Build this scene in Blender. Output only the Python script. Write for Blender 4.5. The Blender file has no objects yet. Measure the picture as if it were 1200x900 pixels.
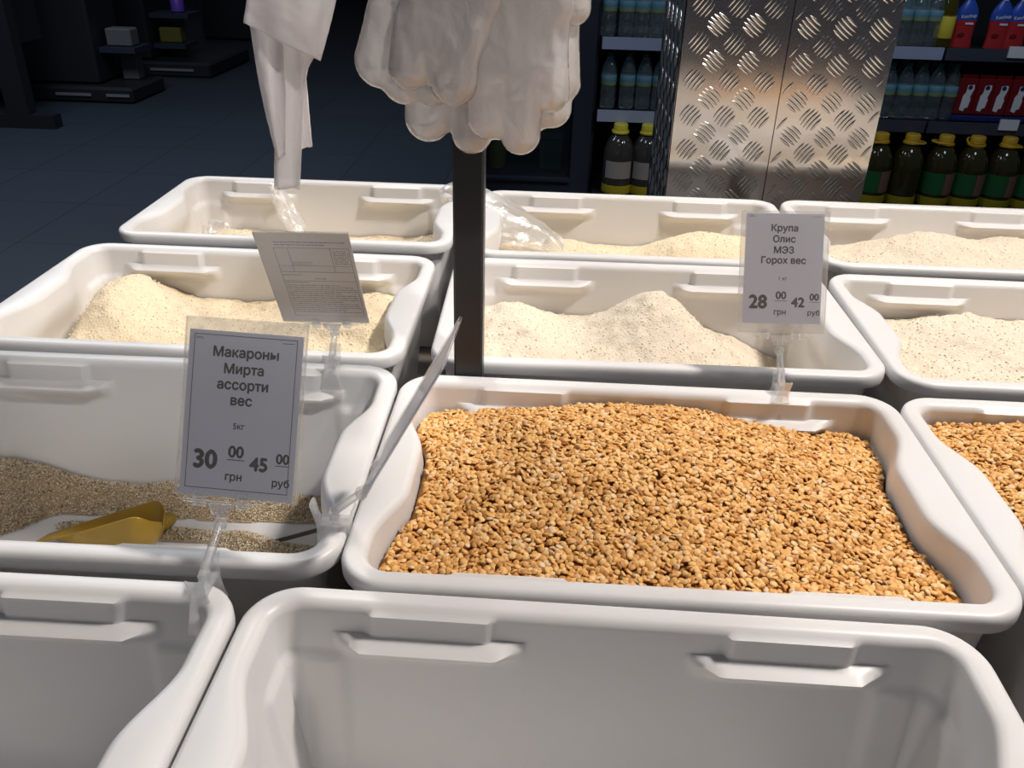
import bpy, math, random
import numpy as np
from mathutils import Matrix, Vector, noise as mnoise
random.seed(7); rng = np.random.default_rng(11)
S = bpy.context.scene; COL = S.collection; PI = math.pi
RZ = 0.85                       # height of the crate rims above the floor
CD, CW, CH = 0.387, 0.60, 0.215 # crate depth, width, height
# ------------------------------------------------------------------ camera
_pitch, _yaw, _roll, _h = 0.500874644, -0.036761016, 0.0278892736, 0.503295031
cp, sp, cy_, sy_ = math.cos(_pitch), math.sin(_pitch), math.cos(_yaw), math.sin(_yaw)
FWD = Vector((sy_*cp, cy_*cp, -sp)); R0 = Vector((cy_, -sy_, 0)); U0 = R0.cross(FWD)
RGT = R0*math.cos(_roll) + U0*math.sin(_roll); UPV = -R0*math.sin(_roll) + U0*math.cos(_roll)
CAMP = Vector((0, 0, RZ + _h))
cd = bpy.data.cameras.new('camera'); cam = bpy.data.objects.new('camera', cd); COL.objects.link(cam)
cd.sensor_fit = 'HORIZONTAL'; cd.sensor_width = 36; cd.lens = 30.0; cd.clip_start = 0.02; cd.clip_end = 100
cam.matrix_world = Matrix(((RGT.x, UPV.x, -FWD.x, CAMP.x), (RGT.y, UPV.y, -FWD.y, CAMP.y), (RGT.z, UPV.z, -FWD.z, CAMP.z), (0, 0, 0, 1)))
S.camera = cam
def at(px, py, Y=None, Z=None, X=None):
    """a point of the place seen along a picture direction at depth Y (or height Z, or side X)"""
    d = FWD + RGT*((px-600)/1000) - UPV*((py-450)/1000)
    t = Y/d.y if Y is not None else ((Z-CAMP.z)/d.z if Z is not None else X/d.x)
    return CAMP + d*t
# ------------------------------------------------------------------ world, light, exposure
w = bpy.data.worlds.new('World'); S.world = w; w.use_nodes = True
w.node_tree.nodes['Background'].inputs[0].default_value = (0.55, 0.6, 0.75, 1)
w.node_tree.nodes['Background'].inputs[1].default_value = 0.055
S.view_settings.view_transform = 'Standard'; S.view_settings.look = 'None'
S.view_settings.gamma = 1; S.view_settings.use_curve_mapping = False; S.view_settings.exposure = 0.27
def lamp(name, loc, target, power, color, size, spot=None, blend=0.6):
    l = bpy.data.lights.new(name, 'SPOT' if spot else 'AREA'); l.energy = power; l.color = color
    if spot: l.spot_size = math.radians(spot); l.spot_blend = blend; l.shadow_soft_size = size
    else: l.shape = 'DISK'; l.size = size
    o = bpy.data.objects.new(name, l); COL.objects.link(o); o.location = loc
    o.rotation_euler = (Vector(target)-Vector(loc)).to_track_quat('-Z', 'Y').to_euler(); return o
lamp('ceiling_and_fill_spot', (1.5, 1.02, 3.2), (0.20, 1.0, RZ), 265, (1, .92, .85), .17, 90)
lamp('ceiling_and_fill_spot', (-0.6, 2.25, 3.2), (-0.15, 1.05, RZ), 75, (1, .94, .87), .15, 80)
lamp('ceiling_and_fill_spot', (0.1, -0.6, 3.3), (0.0, 0.8, RZ), 5, (.90, .94, 1), .25, 80)  # added weak fill from the front, stands for no known fixture
lamp('ceiling_and_fill_spot', (1.0, -0.35, 3.1), (-.14, .92, 1.24), 115, (1, .95, .91), .06, 17, .5)  # added narrow spot that brightens the hanging gloves
lamp('shelf_aisle_light', (1.5, 2.45, 2.0), (1.3, 3.6, 0.8), 3.0, (.75, .87, 1), .4)
lamp('shelf_aisle_light', (-.15, 2.5, 2.0), (0.3, 3.6, 0.8), 2.2, (.75, .87, 1), .4)
lamp('far_aisle_light', (-2.6, 4.2, 3.4), (-2.6, 4.3, 0), 75, (.75, .87, 1), 2.0)

# ------------------------------------------------------------------ materials
def mat(name, col=(.8, .8, .8), rough=.5, metal=0, trans=0, alpha=1, spec=.5, bump=None, emit=None, ior=1.45, sss=0, coat=0):
    m = bpy.data.materials.new(name); m.use_nodes = True
    b = m.node_tree.nodes['Principled BSDF']; i = b.inputs
    i['Base Color'].default_value = (*col, 1); i['Roughness'].default_value = rough; i['Metallic'].default_value = metal
    i['Transmission Weight'].default_value = trans; i['Alpha'].default_value = alpha; i['Specular IOR Level'].default_value = spec
    i['IOR'].default_value = ior; i['Coat Weight'].default_value = coat
    if sss:
        i['Subsurface Weight'].default_value = sss; i['Subsurface Radius'].default_value = (1, .85, .7); i['Subsurface Scale'].default_value = .008
    if bump: add_bump(m, *bump)
    return m
def add_bump(m, scale, strength, dist=.001, detail=3):
    t = m.node_tree; n = t.nodes.new('ShaderNodeTexNoise'); n.inputs['Scale'].default_value = scale; n.inputs['Detail'].default_value = detail
    tc = t.nodes.new('ShaderNodeTexCoord'); t.links.new(tc.outputs['Object'], n.inputs['Vector'])
    bp = t.nodes.new('ShaderNodeBump'); bp.inputs['Strength'].default_value = strength; bp.inputs['Distance'].default_value = dist
    t.links.new(n.outputs['Fac'], bp.inputs['Height']); t.links.new(bp.outputs['Normal'], t.nodes['Principled BSDF'].inputs['Normal'])
def ramp_color(m, fac, stops):
    t = m.node_tree; r = t.nodes.new('ShaderNodeValToRGB'); e = r.color_ramp.elements
    while len(e) < len(stops): e.new(.5)
    for k, (p, c) in enumerate(stops): e[k].position = p; e[k].color = (*c, 1)
    t.links.new(fac, r.inputs['Fac']); t.links.new(r.outputs['Color'], t.nodes['Principled BSDF'].inputs['Base Color']); return r
def noise_fac(m, scale, detail=4, rough=.6, kind='ShaderNodeTexNoise'):
    t = m.node_tree; n = t.nodes.new(kind); n.inputs['Scale'].default_value = scale
    if kind == 'ShaderNodeTexNoise': n.inputs['Detail'].default_value = detail; n.inputs['Roughness'].default_value = rough
    tc = t.nodes.new('ShaderNodeTexCoord'); t.links.new(tc.outputs['Object'], n.inputs['Vector']); return n
def island_mat(name, stops, rough=.55):
    m = mat(name, rough=rough); g = m.node_tree.nodes.new('ShaderNodeNewGeometry')
    ramp_color(m, g.outputs['Random Per Island'], stops); return m
def film(name, tint, see, gloss, diff, trl, rough=.18, bump=None, fk=.5):
    """thin plastic film: see-through, sheen, a little milky body"""
    m = bpy.data.materials.new(name); m.use_nodes = True; t = m.node_tree; t.nodes.clear()
    out = t.nodes.new('ShaderNodeOutputMaterial')
    def bs(k, c, r=None):
        n = t.nodes.new(k); n.inputs['Color'].default_value = (*c, 1)
        if r is not None: n.inputs['Roughness'].default_value = r
        return n
    tr, gl, df, tl = bs('ShaderNodeBsdfTransparent', (1, 1, 1)), bs('ShaderNodeBsdfGlossy', (1, 1, 1), rough), bs('ShaderNodeBsdfDiffuse', tint), bs('ShaderNodeBsdfTranslucent', tint)
    def mx(a, b, f):
        n = t.nodes.new('ShaderNodeMixShader'); n.inputs[0].default_value = f
        t.links.new(a.outputs[0], n.inputs[1]); t.links.new(b.outputs[0], n.inputs[2]); return n
    body = mx(df, tl, trl/(diff+trl)); mix = mx(body, tr, see)
    lw = t.nodes.new('ShaderNodeFresnel'); lw.inputs['IOR'].default_value = 1.45
    mm = t.nodes.new('ShaderNodeMath'); mm.operation = 'MULTIPLY_ADD'; mm.inputs[1].default_value = fk; mm.inputs[2].default_value = gloss
    t.links.new(lw.outputs[0], mm.inputs[0])
    fin = mx(mix, gl, 0); t.links.new(mm.outputs[0], fin.inputs[0]); t.links.new(fin.outputs[0], out.inputs[0])
    if bump:
        n = t.nodes.new('ShaderNodeTexNoise'); n.inputs['Scale'].default_value = bump[0]; n.inputs['Detail'].default_value = 4; n.inputs['Distortion'].default_value = 1.2
        tc = t.nodes.new('ShaderNodeTexCoord'); t.links.new(tc.outputs['Object'], n.inputs['Vector'])
        bp = t.nodes.new('ShaderNodeBump'); bp.inputs['Strength'].default_value = bump[1]; bp.inputs['Distance'].default_value = .004
        if len(bump) > 2:                                # creases: sharp ridges along the middle level of the noise
            a1 = t.nodes.new('ShaderNodeMath'); a1.operation = 'SUBTRACT'; a1.inputs[1].default_value = .5
            a2 = t.nodes.new('ShaderNodeMath'); a2.operation = 'ABSOLUTE'; a3 = t.nodes.new('ShaderNodeMath'); a3.operation = 'MULTIPLY'; a3.inputs[1].default_value = bump[2]
            a4 = t.nodes.new('ShaderNodeMath'); a4.operation = 'MINIMUM'; a4.inputs[1].default_value = 1
            mp = t.nodes.new('ShaderNodeMapping'); mp.inputs['Scale'].default_value = (1, 1, .75); t.links.new(tc.outputs['Object'], mp.inputs[0]); t.links.new(mp.outputs[0], n.inputs['Vector'])
            for p_, q_ in ((n, a1), (a1, a2), (a2, a3), (a3, a4)): t.links.new(p_.outputs[0], q_.inputs[0])
            t.links.new(a4.outputs[0], bp.inputs['Height'])
        else: t.links.new(n.outputs['Fac'], bp.inputs['Height'])
        for s in (gl, df, tl): t.links.new(bp.outputs['Normal'], s.inputs['Normal'])
        t.links.new(bp.outputs['Normal'], lw.inputs['Normal'])
    return m
M = {}
M['crate'] = mat('white_plastic', (.73, .72, .715), .38, sss=.3, bump=(260, .05, .0004))
M['floor'] = mat('dark_floor', (.03, .037, .05), .5)
M['black'] = mat('black_metal', (.012, .013, .016), .45)
M['dark'] = mat('dark_blue_metal', (.022, .028, .045), .4)
M['darkwall'] = mat('dark_wall', (.008, .009, .012), .8)
M['post'] = mat('post_paint', (.018, .019, .023), .35)
M['table'] = mat('table_top', (.20, .175, .155), .6)
M['steel'] = mat('checker_steel', (.66, .61, .56), .15, metal=1, bump=(7, .04, .01))
M['tread'] = mat('tread_steel', (.72, .69, .65), .2, metal=1)
M['paper'] = film('paper', (.77, .79, .88), 0, 0, .5, .5, .6, fk=0)
M['card'] = film('card_grey', (.74, .69, .65), 0, 0, .5, .5, .6, fk=0)
M['ink'] = mat('ink', (.02, .02, .028), .7)
M['ink_grey'] = mat('grey_ink', (.10, .09, .09), .7)
M['sleeve'] = film('sleeve_film', (.80, .77, .72), .86, .0, .5, .5, fk=.3)
M['clear'] = film('clear_acrylic', (.98, .98, .98), .80, .03, .5, .5, .12, fk=.6)
M['glove'] = film('glove_film', (.95, .91, .89), .27, .07, .42, .58, .20, (17, .42, 3.0), fk=.9)
M['bag'] = film('bag_film', (.88, .84, .84), .26, .0, .6, .4, .45, (30, .2), fk=.25)
M['wrap'] = film('clear_wrap', (.93, .91, .88), .70, .06, .5, .5, .28, (60, .5), fk=.2)
M['scoop'] = mat('mustard_plastic', (.34, .21, .022), .35)
M['pea'] = island_mat('split_pea', [(0, (.52, .23, .06)), (.2, (.68, .345, .095)), (.55, (.78, .435, .14)), (.85, (.84, .53, .215)), (1, (.80, .57, .34))], .5)
M['pea_bed'] = mat('pea_bed', (.40, .18, .045), .8)
M['grit'] = island_mat('grain', [(0, (.20, .13, .07)), (.18, (.50, .38, .24)), (.5, (.70, .57, .38)), (.8, (.82, .71, .53)), (1, (.90, .83, .70))], .6)
M['grit_bed'] = mat('grain_bed', (.50, .38, .24), .9)
def bran(name, a, b, c):
    m = mat(name, rough=.9); n = noise_fac(m, 420, 5, .75); ramp_color(m, n.outputs['Fac'], [(.30, a), (.45, b), (.7, c)])
    add_bump(m, 300, .7, .003, 5); return m
M['flour_y'] = bran('cream_meal', (.70, .53, .33), (.80, .66, .45), (.86, .75, .56))
M['flour_w'] = bran('pale_meal', (.66, .53, .39), (.75, .645, .505), (.80, .72, .595))
M['flake'] = island_mat('meal_flake', [(0, (.66, .52, .36)), (.06, (.78, .65, .47)), (1, (.88, .78, .62))], .8)
M['water'] = film('water_bottle', (.42, .55, .62), .84, .05, .6, .4, .06)
M['cap_g'] = mat('green_cap', (.02, .10, .09), .4)
M['blue_label'] = mat('blue_label', rough=.5)
n = M['blue_label'].node_tree; tc = n.nodes.new('ShaderNodeTexCoord'); sx = n.nodes.new('ShaderNodeSeparateXYZ')
n.links.new(tc.outputs['Generated'], sx.inputs[0]); ramp_color(M['blue_label'], sx.outputs['Z'], [(0, (.30, .34, .10)), (.25, (.24, .34, .20)), (.45, (.10, .26, .36)), (1, (.20, .40, .50))])
M['oil'] = mat('oil', (.50, .42, .04), .06, trans=.9, ior=1.4)
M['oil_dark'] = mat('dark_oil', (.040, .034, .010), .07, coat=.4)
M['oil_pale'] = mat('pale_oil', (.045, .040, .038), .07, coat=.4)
M['oil_glow'] = mat('yellow_oil_glow', (.40, .33, .02), .12)  # yellow glow through the thin oil, put into the colour
M['cap_y'] = mat('yellow_cap', (.72, .42, .03), .4)
M['cap_l'] = mat('lemon_cap', (.68, .60, .05), .4)
M['green_label'] = mat('green_label', (.02, .13, .035), .5)
M['peach_label'] = mat('peach_label', (.26, .13, .09), .5)
M['grey_label'] = mat('grey_label', (.30, .28, .26), .5)
M['yellow_label'] = mat('yellow_label', (.75, .62, .06), .5)
M['red'] = mat('red_pack', (.50, .03, .035), .3)
M['dark_red'] = mat('dark_red_pack', (.20, .010, .014), .3)
M['blue'] = mat('blue_pack', (.035, .10, .55), .3)
M['navy'] = mat('navy_pack', (.02, .03, .16), .35)
M['white'] = mat('white_print', (.82, .82, .86), .5)
M['rail_pale_lit'] = mat('pale_lit_rail', (.42, .48, .66), .35)  # pale rail with the left rails' brighter cool light put into the colour
M['rail_dark'] = mat('grey_rail', (.06, .07, .10), .4)
M['glass'] = film('door_glass', (.05, .08, .10), .85, .02, .6, .4, .05)
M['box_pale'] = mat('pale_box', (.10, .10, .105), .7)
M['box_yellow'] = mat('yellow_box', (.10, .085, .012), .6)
M['purple'] = mat('purple_jar', (.12, .05, .36), .4)
M['strip'] = mat('steel_strip', (.34, .35, .37), .35, metal=.6)
M['teal_box'] = mat('teal_box', (.05, .09, .10), .6)
M['green_btl'] = mat('green_bottle', (.10, .13, .03), .2)
# floor joints
t = M['floor'].node_tree; br = t.nodes.new('ShaderNodeTexBrick'); tc = t.nodes.new('ShaderNodeTexCoord'); t.links.new(tc.outputs['Object'], br.inputs['Vector'])
br.inputs['Scale'].default_value = 1; br.offset = 0; br.inputs['Brick Width'].default_value = .6; br.inputs['Row Height'].default_value = .6; br.inputs['Mortar Size'].default_value = .004
br.inputs['Color1'].default_value = (.030, .038, .052, 1); br.inputs['Color2'].default_value = (.026, .034, .047, 1); br.inputs['Mortar'].default_value = (.016, .02, .028, 1)
t.links.new(br.outputs['Color'], t.nodes['Principled BSDF'].inputs['Base Color'])

# ------------------------------------------------------------------ helpers
class MB:
    def __init__(s): s.v, s.f = [], []
    def add(s, v, f):
        b = len(s.v); s.v += [tuple(p) for p in v]; s.f += [tuple(b+i for i in q) for q in f]
    def box(s, lo, hi, mtx=None, bev=0):
        x0, y0, z0 = lo; x1, y1, z1 = hi
        if bev:
            b = bev; v = []; 
            for z, i in ((z0, b), (z0+b, 0), (z1-b, 0), (z1, b)):
                c = [(x0+b, y0+i), (x1-b, y0+i), (x1-i, y0+b), (x1-i, y1-b), (x1-b, y1-i), (x0+b, y1-i), (x0+i, y1-b), (x0+i, y0+b)]
                v += [(p[0], p[1], z) for p in c]
            f = [tuple(range(7, -1, -1)), tuple(range(24, 32))]
            for k in range(3):
                for j in range(8): f.append((k*8+j, k*8+(j+1) % 8, k*8+8+(j+1) % 8, k*8+8+j))
        else:
            v = [(x0, y0, z0), (x1, y0, z0), (x1, y1, z0), (x0, y1, z0), (x0, y0, z1), (x1, y0, z1), (x1, y1, z1), (x0, y1, z1)]
            f = [(3, 2, 1, 0), (4, 5, 6, 7), (0, 1, 5, 4), (1, 2, 6, 5), (2, 3, 7, 6), (3, 0, 4, 7)]
        if mtx: v = [mtx @ Vector(p) for p in v]
        s.add(v, f)
    def lathe(s, prof, n=20, mtx=None, sx=1, sy=1):
        """prof: (radius, z) from bottom to top; sx, sy flatten it"""
        v, f = [], []
        for r, z in prof: v += [(r*math.cos(2*PI*k/n)*sx, r*math.sin(2*PI*k/n)*sy, z) for k in range(n)]
        m = len(prof)
        for j in range(m-1):
            for k in range(n): f.append((j*n+k, j*n+(k+1) % n, (j+1)*n+(k+1) % n, (j+1)*n+k))
        f.append(tuple(range(n-1, -1, -1))); f.append(tuple((m-1)*n+k for k in range(n)))
        if mtx: v = [mtx @ Vector(p) for p in v]
        s.add(v, f)
    def tube(s, pts, rad, n=10):
        pts = [Vector(p) for p in pts]; v, f = [], []
        for i, p in enumerate(pts):
            d = (pts[min(i+1, len(pts)-1)] - pts[max(i-1, 0)]).normalized()
            a = d.orthogonal().normalized() if i == 0 else (a - d*a.dot(d)).normalized()
            b = d.cross(a); r = rad[i] if isinstance(rad, (list, tuple)) else rad
            v += [p + a*math.cos(2*PI*k/n)*r + b*math.sin(2*PI*k/n)*r for k in range(n)]
        for j in range(len(pts)-1):
            for k in range(n): f.append((j*n+k, j*n+(k+1) % n, (j+1)*n+(k+1) % n, (j+1)*n+k))
        f.append(tuple(range(n-1, -1, -1))); f.append(tuple((len(pts)-1)*n+k for k in range(n)))
        s.add(v, f)
    def prism(s, poly, y0, y1, mtx=None):
        """polygon in (x, z), extruded along y"""
        n = len(poly); v = [(x, y0, z) for x, z in poly] + [(x, y1, z) for x, z in poly]
        f = [tuple(range(n)), tuple(range(2*n-1, n-1, -1))] + [(k, n+k, n+(k+1) % n, (k+1) % n) for k in range(n)]
        if mtx: v = [mtx @ Vector(p) for p in v]
        s.add(v, f)
    def build(s, name, m, parent=None, smooth=True, angle=40, mtx=None):
        me = bpy.data.meshes.new(name); me.from_pydata(s.v, [], s.f); me.validate()
        import bmesh
        bm = bmesh.new(); bm.from_mesh(me); bmesh.ops.recalc_face_normals(bm, faces=bm.faces); bm.to_mesh(me); bm.free()
        return finish(name, me, m, parent, smooth, angle, mtx)
def finish(name, me, m, parent=None, smooth=True, angle=40, mtx=None):
    me.materials.append(m)
    if smooth:
        me.polygons.foreach_set('use_smooth', [True]*len(me.polygons)); me.set_sharp_from_angle(angle=math.radians(angle))
    o = bpy.data.objects.new(name, me); COL.objects.link(o)
    if mtx: o.matrix_local = mtx
    if parent: o.parent = parent
    return o
def raw_mesh(name, v, f, m, parent=None, smooth=True, angle=180, mtx=None):
    me = bpy.data.meshes.new(name); me.from_pydata(v, [], f); return finish(name, me, m, parent, smooth, angle, mtx)
def tag(o, label, cat, group=None, kind=None):
    o['label'] = label; o['category'] = cat
    if group: o['group'] = group
    if kind: o['kind'] = kind
    return o
def thing(name, label, cat, mtx=None, group=None):
    o = bpy.data.objects.new(name, None); COL.objects.link(o); o.empty_display_size = .05
    if mtx is not None: o.matrix_world = mtx
    return tag(o, label, cat, group)
def struct(o): o['kind'] = 'structure'; return o
T = Matrix.Translation
def Rz(a): return Matrix.Rotation(a, 4, 'Z')
def dup(src, mtx, label, group=None):
    r = src.copy(); COL.objects.link(r); r.matrix_world = mtx; r['label'] = label
    if group: r['group'] = group
    for ch in list(src.children):
        c = ch.copy(); COL.objects.link(c); c.parent = r
        for g in list(ch.children):
            d = g.copy(); COL.objects.link(d); d.parent = c
    return r
def sstep(a, b, x):
    t = min(1, max(0, (x-a)/(b-a))) if a != b else float(x > a); return t*t*(3-2*t)
def nz(x, y, z=0.0, s=1.0): return mnoise.noise(Vector((x*s, y*s, z)))

# ------------------------------------------------------------------ room
b = MB(); b.box((-9, -2, -.1), (6, 17, 0)); struct(b.build('floor', M['floor'], smooth=False))
b = MB(); b.box((-9, 17, 0), (6, 17.2, 3.6)); struct(b.build('wall_back', M['darkwall'], smooth=False))
b = MB(); b.box((-.1, 4.25, 0), (6, 4.4, 3.6)); struct(b.build('wall_right', M['darkwall'], smooth=False))

# ------------------------------------------------------------------ display table under the crates
tb = thing('display_table', 'long dark display table standing under all the white crates', 'table', T((0.1, .97, 0)))
ZT = RZ - CH - .002
b = MB(); b.box((-1.0, -.86, ZT-.04), (1.0, .84, ZT), bev=.004); b.build('table_top', M['table'], tb)
for sx in (-1, 1):
    for sy in (-1, 1):
        b = MB(); b.box((sx*.93-.025, sy*.78-.025, 0), (sx*.93+.025, sy*.78+.025, ZT-.04)); b.build('leg', M['black'], tb, smooth=False)
b = MB(); b.box((-.95, -.80, .15), (.95, .80, .17)); b.build('lower_shelf', M['black'], tb, smooth=False)

# ------------------------------------------------------------------ crate
HX, HY, RC = CW/2, CD/2, .046
def perim(step=.0045):
    """points of the rounded outline: (x, y, nx, ny, side, s)  side L long / S short / C corner"""
    out = []; ax, ay = HX-RC, HY-RC
    def seg(p, q, nrm, side):
        L = math.dist(p, q); n = int(L/step)
        for k in range(n):
            u = k/n; x = p[0]+(q[0]-p[0])*u; y = p[1]+(q[1]-p[1])*u
            out.append((x, y, nrm[0], nrm[1], side, x if side in 'FB' else y))
    def arc(cx, cy, a0, n=12):
        for k in range(n):
            a = a0 + PI/2*k/n; out.append((cx+RC*math.cos(a), cy+RC*math.sin(a), math.cos(a), math.sin(a), 'C', 0))
    seg((-ax, -HY), (ax, -HY), (0, -1), 'F'); arc(ax, -ay, -PI/2)
    seg((HX, -ay), (HX, ay), (1, 0), 'R'); arc(ax, ay, 0)
    seg((ax, HY), (-ax, HY), (0, 1), 'B'); arc(-ax, ay, PI/2)
    seg((-HX, ay), (-HX, -ay), (-1, 0), 'L'); arc(-ax, -ay, PI)
    return out
PER = perim()
DRAFT = .020
def grip(tv):  # inward swelling of the rim in the middle of the short sides
    return .0225*(1-sstep(.035, .115, abs(tv+.01)))
def wall_in(z): return .0225 + DRAFT*(-z/.2)
def crate_feat(side, s, z):
    f = 0.0
    if side in 'FB':
        for c in (-.148, .148):
            a = abs(s-c)
            # proud block under the rim
            if -.0265 < z < -.003: f = max(f, .0048*(1-sstep(.049, .0535, a)))
            # ledge under it: a flat step, wide at the wall and narrower at its front, fading into the wall below
            if z <= -.0265:
                d = -z-.0265; q = min(1, max(0, (.081-a)/(.024+.2*d)))
                f = max(f, (.0048*q+.0140*q*min(1, d/.0050))*(1-sstep(.006, .027, d)))
        if -z > .045:
            f += .005*sstep(.215, .226, abs(s))*sstep(.045, .056, -z)
    elif side in 'LR':
        g = grip(s); f += g*(1-sstep(.028, .095, -z))
        if -z > .045: f += .005*sstep(.105, .116, abs(s))*sstep(.045, .056, -z)
    else:
        if -z > .045: f += .004*sstep(.045, .056, -z)
    return f
def crate_mesh():
    rows = [(.020, -.212, 'o'), (.036, -.2150, 'o')]
    rows = [(.0365, -.2150, 'o'), (.0350, -.2120, 'o'), (.0175, -.0190, 'o'), (.004, -.0185, 'o'), (.0008, -.0175, 'o'), (0, -.0150, 'o'), (0, -.0065, 'o'), (.0010, -.0030, 'o'), (.0032, -.0008, 'o'), (.0060, 0, 'o'),
            (.0145, 0, 'g'), (.0185, -.0010, 'g'), (.0210, -.0034, 'g')]
    zs = [-.0060, -.009, -.0125, -.018, -.0235, -.0262, -.0267, -.029, -.0315, -.034, -.0355, -.038, -.043, -.046, -.050, -.054, -.058, -.065, -.073, -.082, -.092, -.104, -.118, -.135, -.155, -.175, -.192]
    v, f = [], []; n = len(PER)
    def ring(fun):
        for (x, y, nx, ny, side, s) in PER:
            d, z = fun(side, s); d = min(d, .0455 if side == 'C' else .09); v.append((x-nx*d, y-ny*d, z+CH))
    for d, z, k in rows:
        if k == 'o': ring(lambda side, s: (d, z))
        else: ring(lambda side, s: (d + (grip(s)*(1.0 if d > .014 else 0) if side in 'LR' else 0), z))
    for z in zs: ring(lambda side, s: (wall_in(z)+crate_feat(side, s, z), z))
    for dd, z in ((.003, -.1985), (.0035+.0025, -.2020), (.0035+.0045, -.2035)):
        ring(lambda side, s: (wall_in(-.2)+dd+(.005 if side != 'C' else .002), z))
    m = len(v)//n
    for j in range(m-1):
        for k in range(n): f.append((j*n+k, j*n+(k+1) % n, (j+1)*n+(k+1) % n, (j+1)*n+k))
    f.append(tuple(range(n-1, -1, -1))); f.append(tuple((m-1)*n+k for k in range(n)))
    me = bpy.data.meshes.new('crate'); me.from_pydata(v, [], f)
    return me
CM = crate_mesh()
CR = {  # centre x, centre y, turn (degrees)
 'I': (-.4678, 1.598, .27), 'J': (.166, 1.5743, .19), 'K': (.7766, 1.5832, 0),
 'F': (-.4806, 1.1635, -.26), 'G': (.1514, 1.1704, .71), 'H': (.7593, 1.1578, -.5),
 'C': (-.4738, .7592, .5), 'D': (.1293, .7437, -.21), 'E': (.7320, .7428, 0),
 'A': (-.5405, .3526, 0), 'B': (.0635, .3509, -.72)}
CLAB = {
 'I': 'white plastic crate in the far left back corner, with clear bags over a little meal',
 'J': 'white plastic crate in the back row directly in front of the metal pillar',
 'K': 'white plastic crate at the back right, nearest the shelves of oil jugs',
 'F': 'white plastic crate of cream meal behind the leaning printed sheet',
 'G': 'white plastic crate of pale meal directly behind the split peas and the black post',
 'H': 'white plastic crate of pale meal at right, behind the smaller view of split peas',
 'C': 'white plastic crate nearly emptied of beige grain, holding the yellow scoop',
 'D': 'white plastic crate heaped with orange split peas in the middle of the display',
 'E': 'white plastic crate of split peas cut off by the right edge of the photo',
 'A': 'empty white plastic crate at front left, gripped by the pasta price sign clip',
 'B': 'empty white plastic crate at front centre, nearest the viewer'}
CMX = {}; first = None
for k, (x, y, a) in CR.items():
    mtx = T((x, y, RZ-CH)) @ Rz(math.radians(a)); CMX[k] = mtx
    if first is None: first = o = finish('plastic_crate', CM, M['crate'], None, True, 50)
    else: o = first.copy(); COL.objects.link(o)
    o.matrix_world = mtx; tag(o, CLAB[k], 'crate', 'white plastic crates of dry goods')

# ------------------------------------------------------------------ heaps (crate local frame, z measured from the rim)
def inner(z, tv, xv=0.0):
    hx = HX - wall_in(z) - crate_feat('L', tv, z) - .0018
    hy = HY - wall_in(z) - crate_feat('B', xv, z) - .0018
    return hx, hy
def corner_clamp(x, y, hx, hy, r=.024):
    ax, ay = hx-r, hy-r
    if abs(x) > ax and abs(y) > ay:
        dx, dy = abs(x)-ax, abs(y)-ay; d = math.hypot(dx, dy)
        if d > r: x = math.copysign(ax+dx*r/d, x); y = math.copysign(ay+dy*r/d, y)
    return x, y
FLOORZ = -.2025
def heap(name, key, zf, m, nx=150, ny=96):
    v, f = [], []
    for j in range(ny+1):
        for i in range(nx+1):
            u, w_ = i/nx*2-1, j/ny*2-1
            x, y = u*.27, w_*.165
            for _ in range(2):
                z = max(FLOORZ+.0006, zf(x, y)); hx, hy = inner(z, y, x); x, y = corner_clamp(u*hx, w_*hy, hx, hy)
            v.append((x, y, z+CH))
    n1 = nx+1
    for j in range(ny):
        for i in range(nx): f.append((j*n1+i, j*n1+i+1, (j+1)*n1+i+1, (j+1)*n1+i))
    edge = [i for i in range(n1)] + [(j)*n1+nx for j in range(1, ny+1)] + [ny*n1+i for i in range(nx-1, -1, -1)] + [j*n1 for j in range(ny-1, 0, -1)]
    hx, hy = inner(-.19, 0); b0 = len(v); L = len(edge)
    for e in edge:                                   # tuck the edge under, clear of the wall
        x, y, z = v[e]; v.append((x*.968, y*.945, max(z-.004, CH+FLOORZ+.0035)))
    for e in edge:
        x, y, z = v[e]; sc = min(1, hx/max(abs(x), 1e-6)), min(1, hy/max(abs(y), 1e-6))
        x2, y2 = corner_clamp(x*sc[0]*.94, y*sc[1]*.93, hx*.94, hy*.93, .02); v.append((x2, y2, CH+FLOORZ+.003))
    for k in range(L):
        f.append((edge[(k+1) % L], edge[k], b0+k, b0+(k+1) % L)); f.append((b0+(k+1) % L, b0+k, b0+L+k, b0+L+(k+1) % L))
    f.append(tuple(b0+L+k for k in range(L-1, -1, -1)))
    return v, f
def blobs(base, bl, n1=.006, n2=.0022, seed=0):
    def fz(x, y):
        z = base
        for (x0, y0, sx, sy, a) in bl: z += a*math.exp(-((x-x0)/sx)**2-((y-y0)/sy)**2)
        return z + n1*nz(x, y, seed, 14) + n2*nz(x, y, seed+5, 55) + .0012*nz(x, y, seed+9, 170)
    return fz
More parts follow.
